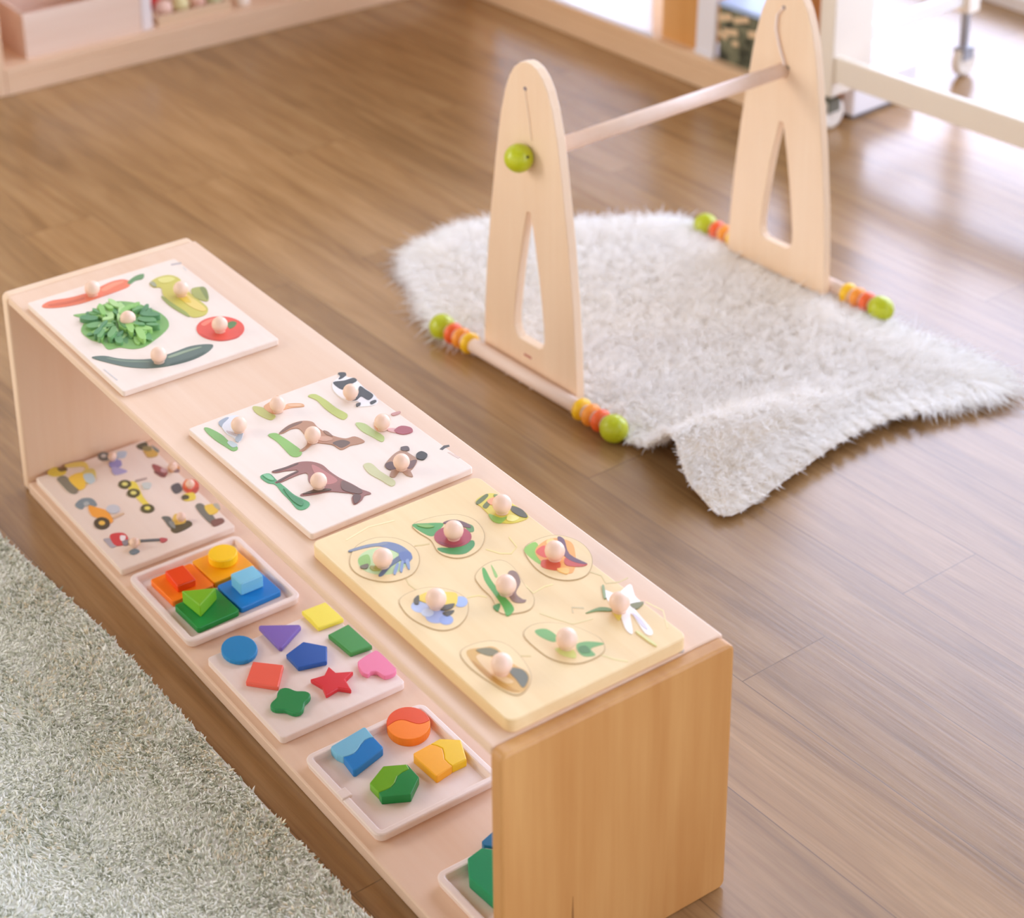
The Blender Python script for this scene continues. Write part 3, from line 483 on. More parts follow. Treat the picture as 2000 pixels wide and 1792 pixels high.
 {'label': 'yellow beetle on blue flowers puzzle piece', 'layers': [('#b89868', [(9521, 470), (9475, 670), (9528, 862), (9709, 1023), (9949, 1055), (10167, 901), (10268, 690), (10199, 515), (9976, 417), (9754, 399)], 1), ('board', [(9528, 475), (9483, 670), (9535, 858), (9712, 1016), (9947, 1048), (10161, 897), (10259, 690), (10192, 519), (9974, 423), (9756, 406)], 1), ('#b4bfdc', [(9831, 698), (9865, 660), (9879, 612), (9869, 562), (9839, 521), (9793, 495), (9741, 491), (9693, 510), (9658, 547), (9644, 595), (9653, 646), (9684, 688), (9730, 713), (9783, 716)], 1), ('#a3aed2', [(10060, 723), (10096, 684), (10112, 634), (10104, 584), (10073, 543), (10027, 518), (9974, 516), (9924, 536), (9887, 575), (9871, 624), (9879, 675), (9910, 717), (9957, 741), (10010, 743)], 1), ('#8fa0cc', [(10149, 736), (10174, 710), (10186, 677), (10181, 645), (10162, 618), (10132, 603), (10096, 603), (10062, 617), (10037, 644), (10026, 677), (10030, 710), (10049, 736), (10080, 751), (10116, 751)], 1), ('#9db0d8', [(9983, 1037), (10012, 1008), (10026, 973), (10022, 938), (10003, 912), (9971, 898), (9932, 899), (9895, 916), (9867, 945), (9852, 980), (9855, 1015), (9875, 1042), (9908, 1056), (9946, 1054)], 1), ('#c9d0e0', [(9929, 639), (9950, 617), (9958, 589), (9954, 561), (9937, 538), (9911, 524), (9881, 523), (9852, 534), (9832, 556), (9823, 584), (9827, 612), (9844, 636), (9870, 649), (9901, 650)], 1), ('#e6c53f', [(9616, 632), (9595, 787), (9692, 920), (9791, 1023), (9919, 948), (9967, 872), (9930, 756), (9735, 664)], 1), ('#4a4535', [(9984, 714), (10026, 836), (10069, 722)], 1), ('#57503a', [(9615, 598), (9588, 679), (9709, 597), (9685, 563)], 1), ('#4f4a3a', [(9881, 734), (9929, 898), (9979, 836), (9961, 735)], 1)],
'knob': (9859, 718)},
 {'label': 'white flower and mosquito puzzle piece at the right of the insect board', 'layers': [('#f4eee6', [(10663, 2328), (10794, 2408), (10749, 2626), (10937, 2538), (11101, 2501), (11075, 2402), (11510, 2299), (11501, 2212), (11146, 2305), (11418, 2111), (11324, 2094), (11075, 2209), (10903, 2230)], 1), ('#6f8a48', [(10869, 1926), (10876, 2103), (10956, 2187), (10994, 2162), (10910, 2046)], 1), ('#dcc04a', [(10999, 2182), (11091, 2231), (11166, 2129)], 1), ('#7a7a50', [(11026, 2398), (11081, 2539), (11131, 2401)], 1), ('#d8cdd8', [(11157, 2320), (11298, 2322), (11466, 2271), (11369, 2263)], 1), ('#8a9a6a', [(10608, 2353), (10616, 2377), (10785, 2265), (10772, 2246)], 1), ('#d9d08a', [(11442, 2144), (11441, 2174), (11695, 2182), (11702, 2155)], 1)],
'knob': (11045, 2237)},
 {'label': 'green cricket puzzle piece in front of the white flower', 'layers': [('#b89868', [(10782, 1177), (10696, 1341), (10766, 1518), (10939, 1673), (11133, 1752), (11314, 1782), (11474, 1696), (11513, 1508), (11463, 1321), (11304, 1191), (11099, 1151)], 1), ('board', [(10790, 1183), (10706, 1343), (10774, 1517), (10943, 1669), (11134, 1746), (11310, 1775), (11467, 1692), (11505, 1508), (11456, 1324), (11300, 1197), (11099, 1158)], 1), ('#6fa557', [(10794, 1318), (10844, 1430), (11021, 1443), (11058, 1357), (10903, 1299)], 1), ('#6ea35a', [(11224, 1537), (11262, 1650), (11386, 1759), (11368, 1600), (11479, 1570), (11424, 1465), (11309, 1470)], 1), ('#cfd075', [(11149, 1311), (11277, 1438), (11396, 1379), (11279, 1295)], 1), ('#4f8040', [(11282, 1506), (11306, 1587), (11416, 1557), (11369, 1480)], 1)],
'knob': (11203, 1416)},
 {'label': 'brown snail puzzle piece in the nearest corner of the insect board', 'layers': [('#b89868', [(10620, 494), (10594, 684), (10675, 876), (10848, 959), (11155, 927), (11385, 830), (11520, 628), (11454, 514), (11151, 450), (10836, 429)], 1), ('board', [(10629, 498), (10603, 683), (10683, 871), (10852, 953), (11152, 922), (11377, 827), (11510, 629), (11445, 517), (11148, 454), (10840, 435)], 1), ('#d0a050', [(10651, 555), (10705, 715), (10785, 824), (11102, 814), (11284, 850), (11413, 781), (11508, 623), (11396, 515), (11115, 476), (10825, 492)], 1), ('#e3c08a', [(10788, 573), (10838, 702), (11131, 628), (11320, 653), (11309, 580), (11107, 536)], 1), ('#c08a35', [(10805, 506), (11107, 536), (11416, 582), (11475, 606), (11391, 519), (11109, 480)], 1), ('#6a6a56', [(11140, 758), (11228, 831), (11367, 805), (11460, 672), (11313, 691), (11195, 704)], 1), ('#7a7048', [(10701, 635), (10751, 765), (10859, 804), (10861, 691)], 1)],
'knob': (11141, 638)}],
'marks_insect': [('#d8bd80', [(9226, 742), (9350, 704), (9482, 716), (9471, 733), (9343, 721), (9225, 758)], 0), ('#e8cf86', [(9316, 1752), (9477, 1831), (9551, 1932), (9478, 2066), (9269, 2112), (9275, 2094), (9472, 2053), (9529, 1941), (9459, 1847), (9299, 1769)], 0), ('#e8cf86', [(9919, 1078), (9955, 1194), (10035, 1251), (10018, 1266), (9936, 1207), (9898, 1089)], 0), ('#ecd795', [(10083, 1706), (10269, 1689), (10246, 1858), (10270, 1957), (10250, 1968), (10226, 1867), (10252, 1705), (10076, 1724)], 0), ('#d8c08a', [(10303, 2406), (10448, 2471), (10586, 2422), (10657, 2552), (10651, 2680), (10631, 2689), (10637, 2564), (10572, 2440), (10437, 2490), (10288, 2424)], 0), ('#cdb88a', [(10784, 1832), (10710, 1870), (10793, 1962), (10775, 1977), (10690, 1878), (10779, 1818)], 0), ('#e0ca90', [(10585, 1537), (10754, 1610), (10938, 1703), (10987, 1929), (10968, 1939), (10920, 1716), (10740, 1627), (10570, 1554)], 0), ('#e8d494', [(11508, 1623), (11643, 1687), (11749, 1773), (11734, 1788), (11629, 1703), (11495, 1639)], 0), ('#d8bd80', [(8799, 1152), (8832, 1218), (8865, 1313), (8843, 1325), (8810, 1230), (8777, 1164)], 0), ('#d8bd80', [(11024, 927), (11103, 1036), (11086, 1048), (11007, 940)], 0), ('#eed9a2', [(8262, 600), (8190, 936), (8257, 1246), (8234, 1257), (8167, 944), (8239, 606)], 0), ('#ead59c', [(11089, 2552), (11312, 2603), (11563, 2448), (11566, 2462), (11307, 2621), (11077, 2570)], 0)],
'vehicle': [{'label': 'yellow excavator puzzle piece in the corner by the side panel', 'layers': [('#e0c63c', [(252, 285), (181, 427), (344, 536), (442, 470), (402, 327)], 1), ('#6e5320', [(239, 453), (290, 561), (366, 552), (350, 455)], 1), ('#e3c860', [(216, 595), (268, 809), (391, 862), (602, 797), (577, 748), (417, 792), (293, 586)], 1), ('#d9c46a', [(537, 709), (542, 865), (679, 865), (885, 740), (847, 615), (644, 632)], 1), ('#7d7866', [(489, 334), (507, 461), (917, 457), (1006, 385), (911, 326), (641, 321)], 1), ('#f0c53a', [(581, 474), (569, 694), (889, 600), (965, 508), (902, 459)], 1), ('#b9cdd0', [(632, 690), (676, 801), (855, 773), (897, 669), (795, 640)], 1)]},
 {'label': 'blue and violet tow truck puzzle piece', 'layers': [('#6a6a66', [(399, 1235), (440, 1205), (461, 1166), (460, 1126), (435, 1093), (393, 1072), (340, 1070), (288, 1085), (246, 1114), (224, 1153), (225, 1194), (250, 1227), (293, 1247), (346, 1250)], 1), ('#9fb0c4', [(400, 1199), (480, 1308), (578, 1251), (505, 1175)], 1), ('#b5c3d0', [(361, 1374), (431, 1485), (549, 1400), (496, 1313)], 1), ('#8f88ba', [(543, 1151), (576, 1301), (724, 1260), (727, 1152), (655, 1107)], 1), ('#a7a0c8', [(715, 1099), (719, 1164), (900, 1253), (931, 1206), (893, 1066)], 1), ('#c9c4bd', [(362, 1185), (378, 1174), (386, 1158), (384, 1141), (374, 1127), (357, 1118), (336, 1117), (315, 1122), (300, 1134), (292, 1150), (293, 1166), (304, 1180), (321, 1189), (342, 1191)], 1)],
'knob': (521, 1214)},
 {'label': 'dark ochre digger puzzle piece under the shelf top edge', 'layers': [('#4a4630', [(363, 1685), (355, 1845), (506, 1801), (494, 1693)], 1), ('#c9a045', [(520, 1729), (651, 1859), (799, 1816), (772, 1688), (659, 1686)], 1), ('#6d7a78', [(490, 1872), (691, 1898), (690, 1844)], 1), ('#8a7d4a', [(459, 1738), (512, 1848), (622, 1805), (572, 1722)], 1)]},
 {'label': 'dark red loader puzzle piece with wooden knob', 'layers': [('#9a4a48', [(972, 1635), (1099, 1710), (1287, 1726), (1381, 1619), (1242, 1578)], 1), ('#d99a5a', [(1145, 1816), (1204, 1926), (1337, 1905), (1320, 1757)], 1), ('#7a3f40', [(1169, 1567), (1253, 1644), (1380, 1646), (1344, 1598)], 1), ('#c9a0a0', [(1154, 1695), (1224, 1753), (1296, 1703), (1234, 1654)], 1), ('#8a6a68', [(1282, 1831), (1325, 1890), (1391, 1868), (1341, 1800)], 1)],
'knob': (1297, 1816)},
 {'label': 'orange-red mixer truck puzzle piece', 'layers': [('#4f4c50', [(1667, 1585), (1649, 1720), (1842, 1677), (1866, 1553)], 1), ('#d8553a', [(1903, 1919), (1969, 1871), (2007, 1813), (2011, 1758), (1980, 1715), (1919, 1694), (1842, 1698), (1762, 1727), (1695, 1775), (1656, 1833), (1651, 1890), (1683, 1933), (1744, 1954), (1823, 1949)], 1), ('#b84030', [(1918, 1818), (1930, 1905), (2022, 1815), (1999, 1748)], 1), ('#e0c840', [(1971, 1625), (2006, 1771), (2162, 1720), (2120, 1578)], 1), ('#4a4526', [(2081, 1667), (2102, 1650), (2113, 1627), (2110, 1603), (2095, 1582), (2071, 1570), (2042, 1567), (2014, 1576), (1993, 1593), (1982, 1616), (1985, 1640), (2000, 1661), (2024, 1673), (2053, 1676)], 1), ('#e8783a', [(1668, 1803), (1665, 1872), (1833, 1810), (1848, 1722)], 1)],
'knob': (1863, 1799)},
 {'label': 'yellow road grader puzzle piece with three black wheels', 'layers': [('#e6d24a', [(1189, 1153), (1283, 1222), (1656, 1139), (1902, 1119), (1865, 1055), (1550, 1052), (1300, 1071)], 1), ('#4c4a22', [(1271, 1148), (1310, 1119), (1329, 1080), (1326, 1039), (1301, 1005), (1259, 984), (1208, 980), (1158, 994), (1119, 1023), (1099, 1062), (1102, 1103), (1128, 1138), (1170, 1159), (1222, 1163)], 1), ('#4c4a22', [(1556, 1145), (1593, 1116), (1613, 1077), (1609, 1037), (1584, 1003), (1542, 982), (1492, 978), (1443, 992), (1405, 1021), (1386, 1060), (1389, 1101), (1414, 1135), (1456, 1156), (1507, 1160)], 1), ('#4c4a22', [(2034, 1130), (2070, 1101), (2087, 1062), (2083, 1021), (2057, 986), (2015, 963), (1965, 958), (1917, 972), (1880, 1001), (1862, 1040), (1867, 1082), (1893, 1117), (1935, 1139), (1986, 1144)], 1), ('#dcd676', [(1240, 1106), (1256, 1093), (1264, 1076), (1262, 1058), (1251, 1043), (1232, 1033), (1210, 1031), (1189, 1036), (1173, 1049), (1165, 1066), (1167, 1084), (1178, 1100), (1197, 1110), (1219, 1112)], 1), ('#dcd676', [(1525, 1103), (1541, 1091), (1548, 1074), (1546, 1056), (1535, 1041), (1517, 1031), (1495, 1029), (1474, 1034), (1458, 1047), (1450, 1064), (1452, 1082), (1464, 1097), (1482, 1107), (1504, 1109)], 1), ('#e0d860', [(2000, 1085), (2016, 1073), (2023, 1056), (2021, 1038), (2010, 1023), (1992, 1014), (1970, 1011), (1950, 1017), (1935, 1029), (1927, 1046), (1929, 1064), (1941, 1079), (1959, 1089), (1980, 1091)], 1), ('#c5ccc4', [(1349, 1284), (1418, 1392), (1528, 1309), (1480, 1244)], 1), ('#b9a49a', [(1217, 1249), (1248, 1393), (1274, 1385), (1251, 1238)], 1)]},
 {'label': 'orange road roller puzzle piece with grey drum', 'layers': [('#7a8a90', [(1276, 254), (1184, 404), (1268, 519), (1455, 512), (1459, 433), (1338, 409), (1430, 288)], 1), ('#a9b0ae', [(1302, 374), (1306, 436), (1389, 423), (1393, 357)], 1), ('#f0a030', [(1413, 399), (1521, 475), (1691, 553), (1968, 515), (1954, 394), (1774, 375), (1643, 335)], 1), ('#3f3520', [(1992, 452), (2043, 415), (2071, 368), (2070, 320), (2041, 280), (1989, 257), (1924, 254), (1860, 273), (1808, 309), (1780, 357), (1781, 405), (1810, 445), (1863, 469), (1927, 472)], 1), ('#e8b848', [(1953, 400), (1973, 385), (1984, 366), (1982, 346), (1970, 330), (1949, 320), (1924, 318), (1898, 325), (1879, 340), (1868, 359), (1869, 379), (1881, 395), (1902, 405), (1928, 407)], 1), ('#c5c8cc', [(1757, 726), (1793, 697), (1811, 658), (1807, 617), (1781, 582), (1738, 560), (1688, 554), (1640, 567), (1603, 596), (1585, 634), (1589, 676), (1615, 711), (1658, 734), (1708, 739)], 1), ('#d8b894', [(1875, 560), (1872, 715), (1904, 705), (1915, 553)], 1)]},
 {'label': 'dark wheel loader puzzle piece with yellow cab and knob', 'layers': [('#5f6660', [(2286, 1120), (2369, 1212), (2660, 1117), (2551, 1091), (2412, 1107)], 1), ('#4d4425', [(2608, 1101), (2579, 1361), (2720, 1369), (2760, 1106)], 1), ('#dcb850', [(2337, 1293), (2442, 1381), (2611, 1323), (2553, 1162)], 1), ('#8a908a', [(2453, 1142), (2495, 1198), (2653, 1142), (2583, 1114)], 1)],
'knob': (2533, 1300)},
 {'label': 'grey and yellow dump truck puzzle piece with brown load', 'layers': [('#6e6c60', [(2330, 1632), (2351, 1745), (2836, 1697), (2885, 1613), (2670, 1594)], 1), ('#e3bd3a', [(2407, 1736), (2449, 1877), (2633, 1835), (2641, 1693)], 1), ('#b0a890', [(2442, 1854), (2466, 1921), (2596, 1889), (2580, 1846)], 1), ('#7a4a3a', [(2797, 1630), (2813, 1783), (2917, 1773), (2931, 1609)], 1)]},
 {'label': 'red crane truck puzzle piece with long grey boom', 'layers': [('#a8a0a4', [(2291, 212), (2349, 304), (2524, 298), (2542, 210), (2392, 203)], 1), ('#d0343a', [(2255, 330), (2317, 496), (2494, 489), (2579, 392), (2515, 273)], 1), ('#efe4e2', [(2358, 438), (2413, 492), (2503, 422), (2455, 390)], 1), ('#8a8288', [(2498, 394), (2516, 486), (2616, 423), (2593, 372)], 1), ('#5d6468', [(2601, 595), (2755, 858), (2800, 840), (2648, 579)], 0), ('#b84a50', [(2742, 860), (2819, 932), (2860, 855), (2819, 825)], 1), ('#6a7a80', [(2786, 359), (2762, 451), (2854, 485), (2874, 382)], 1), ('#e0c090', [(2534, 477), (2604, 606), (2711, 552), (2661, 451)], 1)],
'knob': (2705, 486)}],
'marks_vehicle': [],
'shapes': [{'label': 'bright blue round circle block', 'col': '#1583bd', 'pts': [(5734, 707), (5789, 666), (5830, 616), (5856, 560), (5864, 500), (5854, 442), (5826, 390), (5783, 346), (5728, 313), (5663, 295), (5594, 291), (5524, 303), (5459, 330), (5403, 370), (5361, 420), (5334, 477), (5325, 537), (5335, 596), (5363, 650), (5406, 694), (5463, 727), (5529, 745), (5600, 747), (5669, 734)],
'smooth': 0},
 {'label': 'purple triangle shape block', 'col': '#7b62b0', 'pts': [(5356, 937), (5338, 968), (5629, 1391), (5676, 1387), (5908, 962), (5886, 932)],
'smooth': 0},
 {'label': 'yellow square block at the back of the shape board', 'col': '#f0df4c', 'pts': [(5399, 1555), (5413, 1915), (5861, 1923), (5835, 1549)],
'smooth': 0},
 {'label': 'mid green rectangle block', 'col': '#3f8f3f', 'pts': [(6026, 1576), (5994, 1908), (6556, 1917), (6520, 1606)],
'smooth': 0},
 {'label': 'dark blue five-sided pentagon block', 'col': '#1f57a5', 'pts': [(6057, 933), (5960, 1248), (6220, 1445), (6481, 1284), (6377, 928)],
'smooth': 0},
 {'label': 'coral red square block near the front rim', 'col': '#ef6650', 'pts': [(5930, 528), (6219, 807), (6555, 533), (6231, 253)],
'smooth': 0},
 {'label': 'red five-pointed star block', 'col': '#d42f36', 'pts': [(6573, 1251), (6732, 1258), (6842, 1450), (6913, 1285), (7135, 1238), (7003, 1124), (7031, 931), (6862, 981), (6655, 930), (6693, 1114)],
'smooth': 0},
 {'label': 'pink block shaped like a notched heart', 'col': '#e87f9f', 'pts': [(6740, 1576), (6694, 1646), (6656, 1848), (6696, 1918), (7027, 1917), (7131, 1901), (7171, 1823), (7151, 1717), (7064, 1692), (7006, 1675), (6981, 1615), (6997, 1558), (6898, 1527)],
'smooth': 1},
 {'label': 'dark green four-lobed flower block', 'col': '#238a4a', 'pts': [(7116, 529), (7099, 564), (7071, 592), (7042, 613), (7016, 631), (6999, 652), (6986, 678), (6974, 711), (6956, 745), (6929, 774), (6894, 789), (6857, 788), (6822, 771), (6794, 743), (6773, 714), (6755, 688), (6734, 671), (6708, 658), (6675, 646), (6641, 628), (6612, 601), (6597, 566), (6598, 529), (6615, 494), (6643, 466), (6672, 445), (6698, 427), (6715, 406), (6728, 380), (6740, 347), (6758, 313), (6785, 284), (6820, 269), (6857, 270), (6892, 287), (6920, 315), (6941, 344), (6959, 370), (6980, 387), (7006, 400), (7039, 412), (7073, 430), (7102, 457), (7117, 492)],
'smooth': 0}],
'waves': [{'label': 'light blue half of the wavy square block', 'col': '#78bcd6', 'pts': [(7883, 473), (7860, 500), (7798, 991), (7815, 1008), (8032, 993), (8001, 944), (8004, 874), (8042, 795), (8094, 721), (8125, 647), (8123, 580), (8105, 510), (8011, 475)]},
 {'label': 'darker blue half of the wavy square block', 'col': '#0a7ac0', 'pts': [(8032, 993), (8001, 944), (8004, 874), (8042, 795), (8094, 721), (8125, 647), (8123, 580), (8105, 510), (8363, 483), (8380, 513), (8259, 963), (8235, 988)]},
 {'label': 'red-orange half of the round wavy block', 'col': '#e04c08', 'pts': [(7941, 1230), (7900, 1252), (7863, 1280), (7830, 1313), (7803, 1350), (7782, 1389), (7768, 1431), (7761, 1474), (7761, 1516), (7769, 1558), (7783, 1597), (7805, 1632), (7832, 1664), (7865, 1691), (7903, 1712), (7945, 1727), (7989, 1735), (8034, 1737), (8081, 1732), (8126, 1720), (8158, 1707), (8165, 1663), (8166, 1624), (8159, 1590), (8144, 1561), (8122, 1538), (8093, 1518), (8061, 1501), (8028, 1484), (7997, 1467), (7970, 1446), (7950, 1420), (7939, 1389), (7935, 1353), (7938, 1313), (7947, 1268), (7958, 1223)]},
 {'label': 'bright orange half of the round wavy block', 'col': '#f58207', 'pts': [(8169, 1702), (8210, 1679), (8246, 1650), (8278, 1617), (8304, 1580), (8324, 1541), (8337, 1500), (8343, 1458), (8343, 1416), (8335, 1376), (8321, 1338), (8300, 1303), (8273, 1272), (8240, 1245), (8204, 1224), (8163, 1209), (8120, 1200), (8075, 1198), (8029, 1202), (7984, 1213), (7958, 1223), (7947, 1268), (7938, 1313), (7935, 1353), (7939, 1389), (7950, 1420), (7970, 1446), (7997, 1467), (8028, 1484), (8061, 1501), (8093, 1518), (8122, 1538), (8144, 1561), (8159, 1590), (8166, 1624), (8165, 1663), (8158, 1707)]},
 {'label': 'amber half of the house-shaped wavy block', 'col': '#f5ac1c', 'pts': [(8537, 1216), (8519, 1464), (8585, 1514), (8668, 1541), (8762, 1497), (8835, 1454), (8917, 1452), (8987, 1459), (9024, 1227), (9012, 1210), (8581, 1190)]},
 {'label': 'lemon yellow half of the house-shaped wavy block', 'col': '#ecc10a', 'pts': [(8506, 1610), (8669, 1806), (8989, 1666), (8987, 1459), (8917, 1452), (8835, 1454), (8762, 1497), (8668, 1541), (8585, 1514), (8519, 1464)]},
 {'label': 'lime green half of the hexagonal wavy block', 'col': '#69a80e', 'pts': [(8661, 521), (8511, 807), (8647, 1051), (8736, 1032), (8735, 931), (8756, 849), (8829, 767), (8868, 682), (8869, 601), (8860, 520)]},
 {'label': 'dark green half of the hexagonal wavy block', 'col': '#078439', 'pts': [(8647, 1051), (8916, 1041), (9103, 801), (8943, 506), (8860, 520), (8869, 601), (8868, 682), (8829, 767), (8756, 849), (8735, 931), (8736, 1032)]}],
'last': [{'label': 'green block in the tray half hidden by the end panel', 'col': '#12925c', 'z': 0.039999999999999994, 'pts': [(10357, 713), (10319, 932), (10547, 1141), (10859, 1045), (11042, 602), (10590, 570)]},
 {'label': 'blue block behind the green block beside the end panel', 'col': '#0a6c94', 'z': 0.034, 'pts': [(10182, 1025), (10125, 1230), (10192, 1447), (10402, 1384), (10461, 1185), (10253, 1001)]}],
'sorter': [{'label': 'orange square base with raised red block', 'sq': (0.356, 0.41900000000000004, 0.028999999999999998, 0.092), 'rz': 0.03, 'c1': '#fb7d0c', 'c2': '#ea4406', 'h': 0.011, 'top': [(-0.022, -0.013), (0.018, -0.016), (0.0195, 0.011), (-0.02, 0.014)]},
 {'label': 'amber square base with raised yellow disc', 'sq': (0.35150000000000003, 0.4145, 0.094, 0.157), 'rz': 0.03, 'c1': '#f9aa0c', 'c2': '#fbcb10', 'h': 0.013, 'top': [(0.014, 0.004), (0.0135, 0.00845), (0.01202, 0.01268), (0.00964, 0.01647), (0.00647, 0.01964), (0.00268, 0.02202), (-0.00155, 0.0235), (-0.006, 0.024), (-0.01045, 0.0235), (-0.01468, 0.02202), (-0.01847, 0.01964), (-0.02164, 0.01647), (-0.02402, 0.01268), (-0.0255, 0.00845), (-0.026, 0.004), (-0.0255, -0.00045), (-0.02402, -0.00468), (-0.02164, -0.00847), (-0.01847, -0.01164), (-0.01468, -0.01402), (-0.01045, -0.0155), (-0.006, -0.016), (-0.00155, -0.0155), (0.00268, -0.01402), (0.00647, -0.01164), (0.00964, -0.00847), (0.01202, -0.00468), (0.0135, -0.00045)]},
 {'label': 'blue square base with raised light blue cube', 'sq': (0.42100000000000004, 0.484, 0.095, 0.158), 'rz': 0.03, 'c1': '#0a7bc6', 'c2': '#7cc7e2', 'h': 0.019, 'top': [(-0.019, -0.016), (0.009, -0.017), (0.01, 0.017), (-0.018, 0.018)]},
 {'label': 'green square base with raised lime triangle', 'sq': (0.4255, 0.48850000000000005, 0.028999999999999998, 0.092), 'rz': 0.03, 'c1': '#088a34', 'c2': '#78b81c', 'h': 0.019, 'top': [(-0.029, -0.02), (0.014, -0.017), (-0.007, 0.02)]}]}

def flat_board(name, label, x0, x1, y0, y1, z0, th, mat, r=0.004, rot=0.0, cat='puzzle board'):
    cx, cy = (x0+x1)/2, (y0+y1)/2
    root = thing(name, label, cat, (cx, cy, z0), rot, 'puzzle boards on the low shelf')
    bm = bmesh.new(); b = 0.0012
    rr_loft(bm, x0-cx, x1-cx, y0-cy, y1-cy, r, [(b, 0), (0, b), (0, th-b), (b*.3, th-b*.3), (b, th)])
    link('board', bm, mat, root)
    return root

def knob(parent, x, y, z, r):
    bm = bmesh.new()
    prof = [(r*.66, 0), (r*.62, r*.10), (r*.66, r*.22)] + [p for p in ball_prof(r, r*0.98, 16) if p[1] > r*0.26]
    lathe(bm, prof, 20)
    k = link('knob', bm, KNOB_WOOD, parent, smooth=True); k.location = (x, y, z)
    return k

def ink(hx):
    """printed colour on pale wood: a little of the wood shows through"""
    c = lin(hx); w = lin('#efe0d0')
    k = '#' + ''.join('%02x' % round(255*(1.055*v**(1/2.4)-0.055 if v > 0.0031308 else 12.92*v)) for v in (c[i]*0.95 + w[i]*0.05 for i in range(3)))
    return plain(k, 0.42, 0.35)

def add_layers(name, parent, layers, z, cx, cy, t0=0.0008, dt=0.00012):
    bm = bmesh.new(); mats = []; idx = {}
    for i, (hx, pts, sm) in enumerate(layers):
        p = [((x/10000)-cx, (y/10000)-cy) for x, y in pts]
        if sm: p = catmull(p, 4)
        if hx not in idx:
            idx[hx] = len(mats)
            mats.append(BOARD_YELLOW if hx == 'board' else BOARD_WOOD if hx == 'pale' else ink(hx))
        prism(bm, p, 0.0, t0 + dt*i, idx[hx])
    o = link(name, bm, mats, parent); o.location = (0, 0, z)
    return o

def piece(spec, z, group, kr):
    xs = [p[0] for l in spec['layers'] for p in l[1]]; ys = [p[1] for l in spec['layers'] for p in l[1]]
    cx, cy = (min(xs)+max(xs))/20000, (min(ys)+max(ys))/20000
    root = thing('puzzle_piece', spec['label'], 'puzzle piece', (cx, cy, z), 0, group)
    add_layers('picture', root, spec['layers'], 0, cx, cy)
    if spec.get('knob'):
        kx, ky = spec['knob']
        knob(root, kx/10000-cx, ky/10000-cy, 0.0008, spec.get('kr', kr))

ZT = H
b1 = flat_board('puzzle_board', 'pale wooden vegetable puzzle board at the far end of the shelf top', 0.069, 0.369, 0.010, 0.240, ZT, 0.009, BOARD_WOOD)
b2 = flat_board('puzzle_board', 'pale wooden farm animal puzzle board in the middle of the shelf top', 0.496, 0.781, 0.037, 0.264, ZT, 0.009, BOARD_WOOD, rot=0.02)
b3 = flat_board('puzzle_board', 'thick yellowish insect puzzle board at the near end of the shelf top', 0.805, 1.179, 0.026, 0.254, ZT, 0.016, BOARD_YELLOW, r=0.010, rot=0.0)
b4 = flat_board('puzzle_board', 'vehicle puzzle board on the lower shelf against the far side panel', 0.027, 0.310, 0.009, 0.185, T, 0.010, BOARD_WOOD, rot=0.0)
for bd, key, zz in ((b1, 'marks_veg', 0.009), (b2, 'marks_animal', 0.009), (b3, 'marks_insect', 0.016), (b4, 'marks_vehicle', 0.010)):
    if ART.get(key):
        for ly in ART[key]:
            add_layers('printed_line', bd, [ly], zz, bd.location.x, bd.location.y, 0.0003, 0.0)
for s in ART['veg']: piece(s, ZT+0.009, 'vegetable puzzle pieces', 0.0108)
for s in ART['animal']: piece(s, ZT+0.009, 'farm animal puzzle pieces', 0.0100)
for s in ART['insect']: piece(s, ZT+0.016, 'insect puzzle pieces', 0.0112)
for s in ART['vehicle']: piece(s, T+0.010, 'vehicle puzzle pieces', 0.0066)

def tray(label, x0, x1, y0, y1, rim=0.013, floor_z=0.005, w=0.009, r=0.012, rot=0.0):
    cx, cy = (x0+x1)/2, (y0+y1)/2
    root = thing('wooden_tray', label, 'tray', (cx, cy, T), rot, 'wooden trays on the lower shelf')
    bm = bmesh.new(); b = 0.002
    rr_loft(bm, x0-cx, x1-cx, y0-cy, y1-cy, r, [(0.004, 0), (0.002, 0.002), (0, rim-b), (b*.3, rim-b*.3), (b, rim), (w-b, rim),
                                                (w-b*.3, rim-b*.3), (w, rim-b), (w+.002, floor_z+.001), (w+.004, floor_z)])
    link('tray_body', bm, TRAY_WOOD, root)
    return root

tray('square rimmed tray holding four coloured stacking bases', 0.331, 0.508, 0.007, 0.176)
b5 = flat_board('puzzle_board', 'pale board with nine coloured geometric shapes between two rimmed trays', 0.545, 0.734, 0.012, 0.190, T, 0.010, TRAY_WOOD, r=0.006)
t3 = tray('rimmed tray with four two-tone wavy blocks near the end panel', 0.779, 0.944, 0.014, 0.184)
bm = bmesh.new(); box(bm, -0.008, 0.008, -0.0855, -0.072, 0.010, 0.0145)
link('rim_tab', bm, TRAY_WOOD, t3, bevel=0.0015)
tray('rimmed tray with green and blue blocks half hidden behind the end panel', 1.026, 1.176, 0.032, 0.215)

def block(name, label, cat, pts, z0, z1, hexc, group, parent=None, bevel=0.0014):
    xs = [p[0] for p in pts]; ys = [p[1] for p in pts]
    cx, cy = (min(xs)+max(xs))/20000, (min(ys)+max(ys))/20000
    bm = bmesh.new(); prism(bm, [(x/10000-cx, y/10000-cy) for x, y in pts], 0, z1-z0)
    o = link(name, bm, plain(hexc, 0.38), parent, bevel=bevel)
    o.location = (cx, cy, z0)
    if label: tag(o, label, cat, group)
    return o

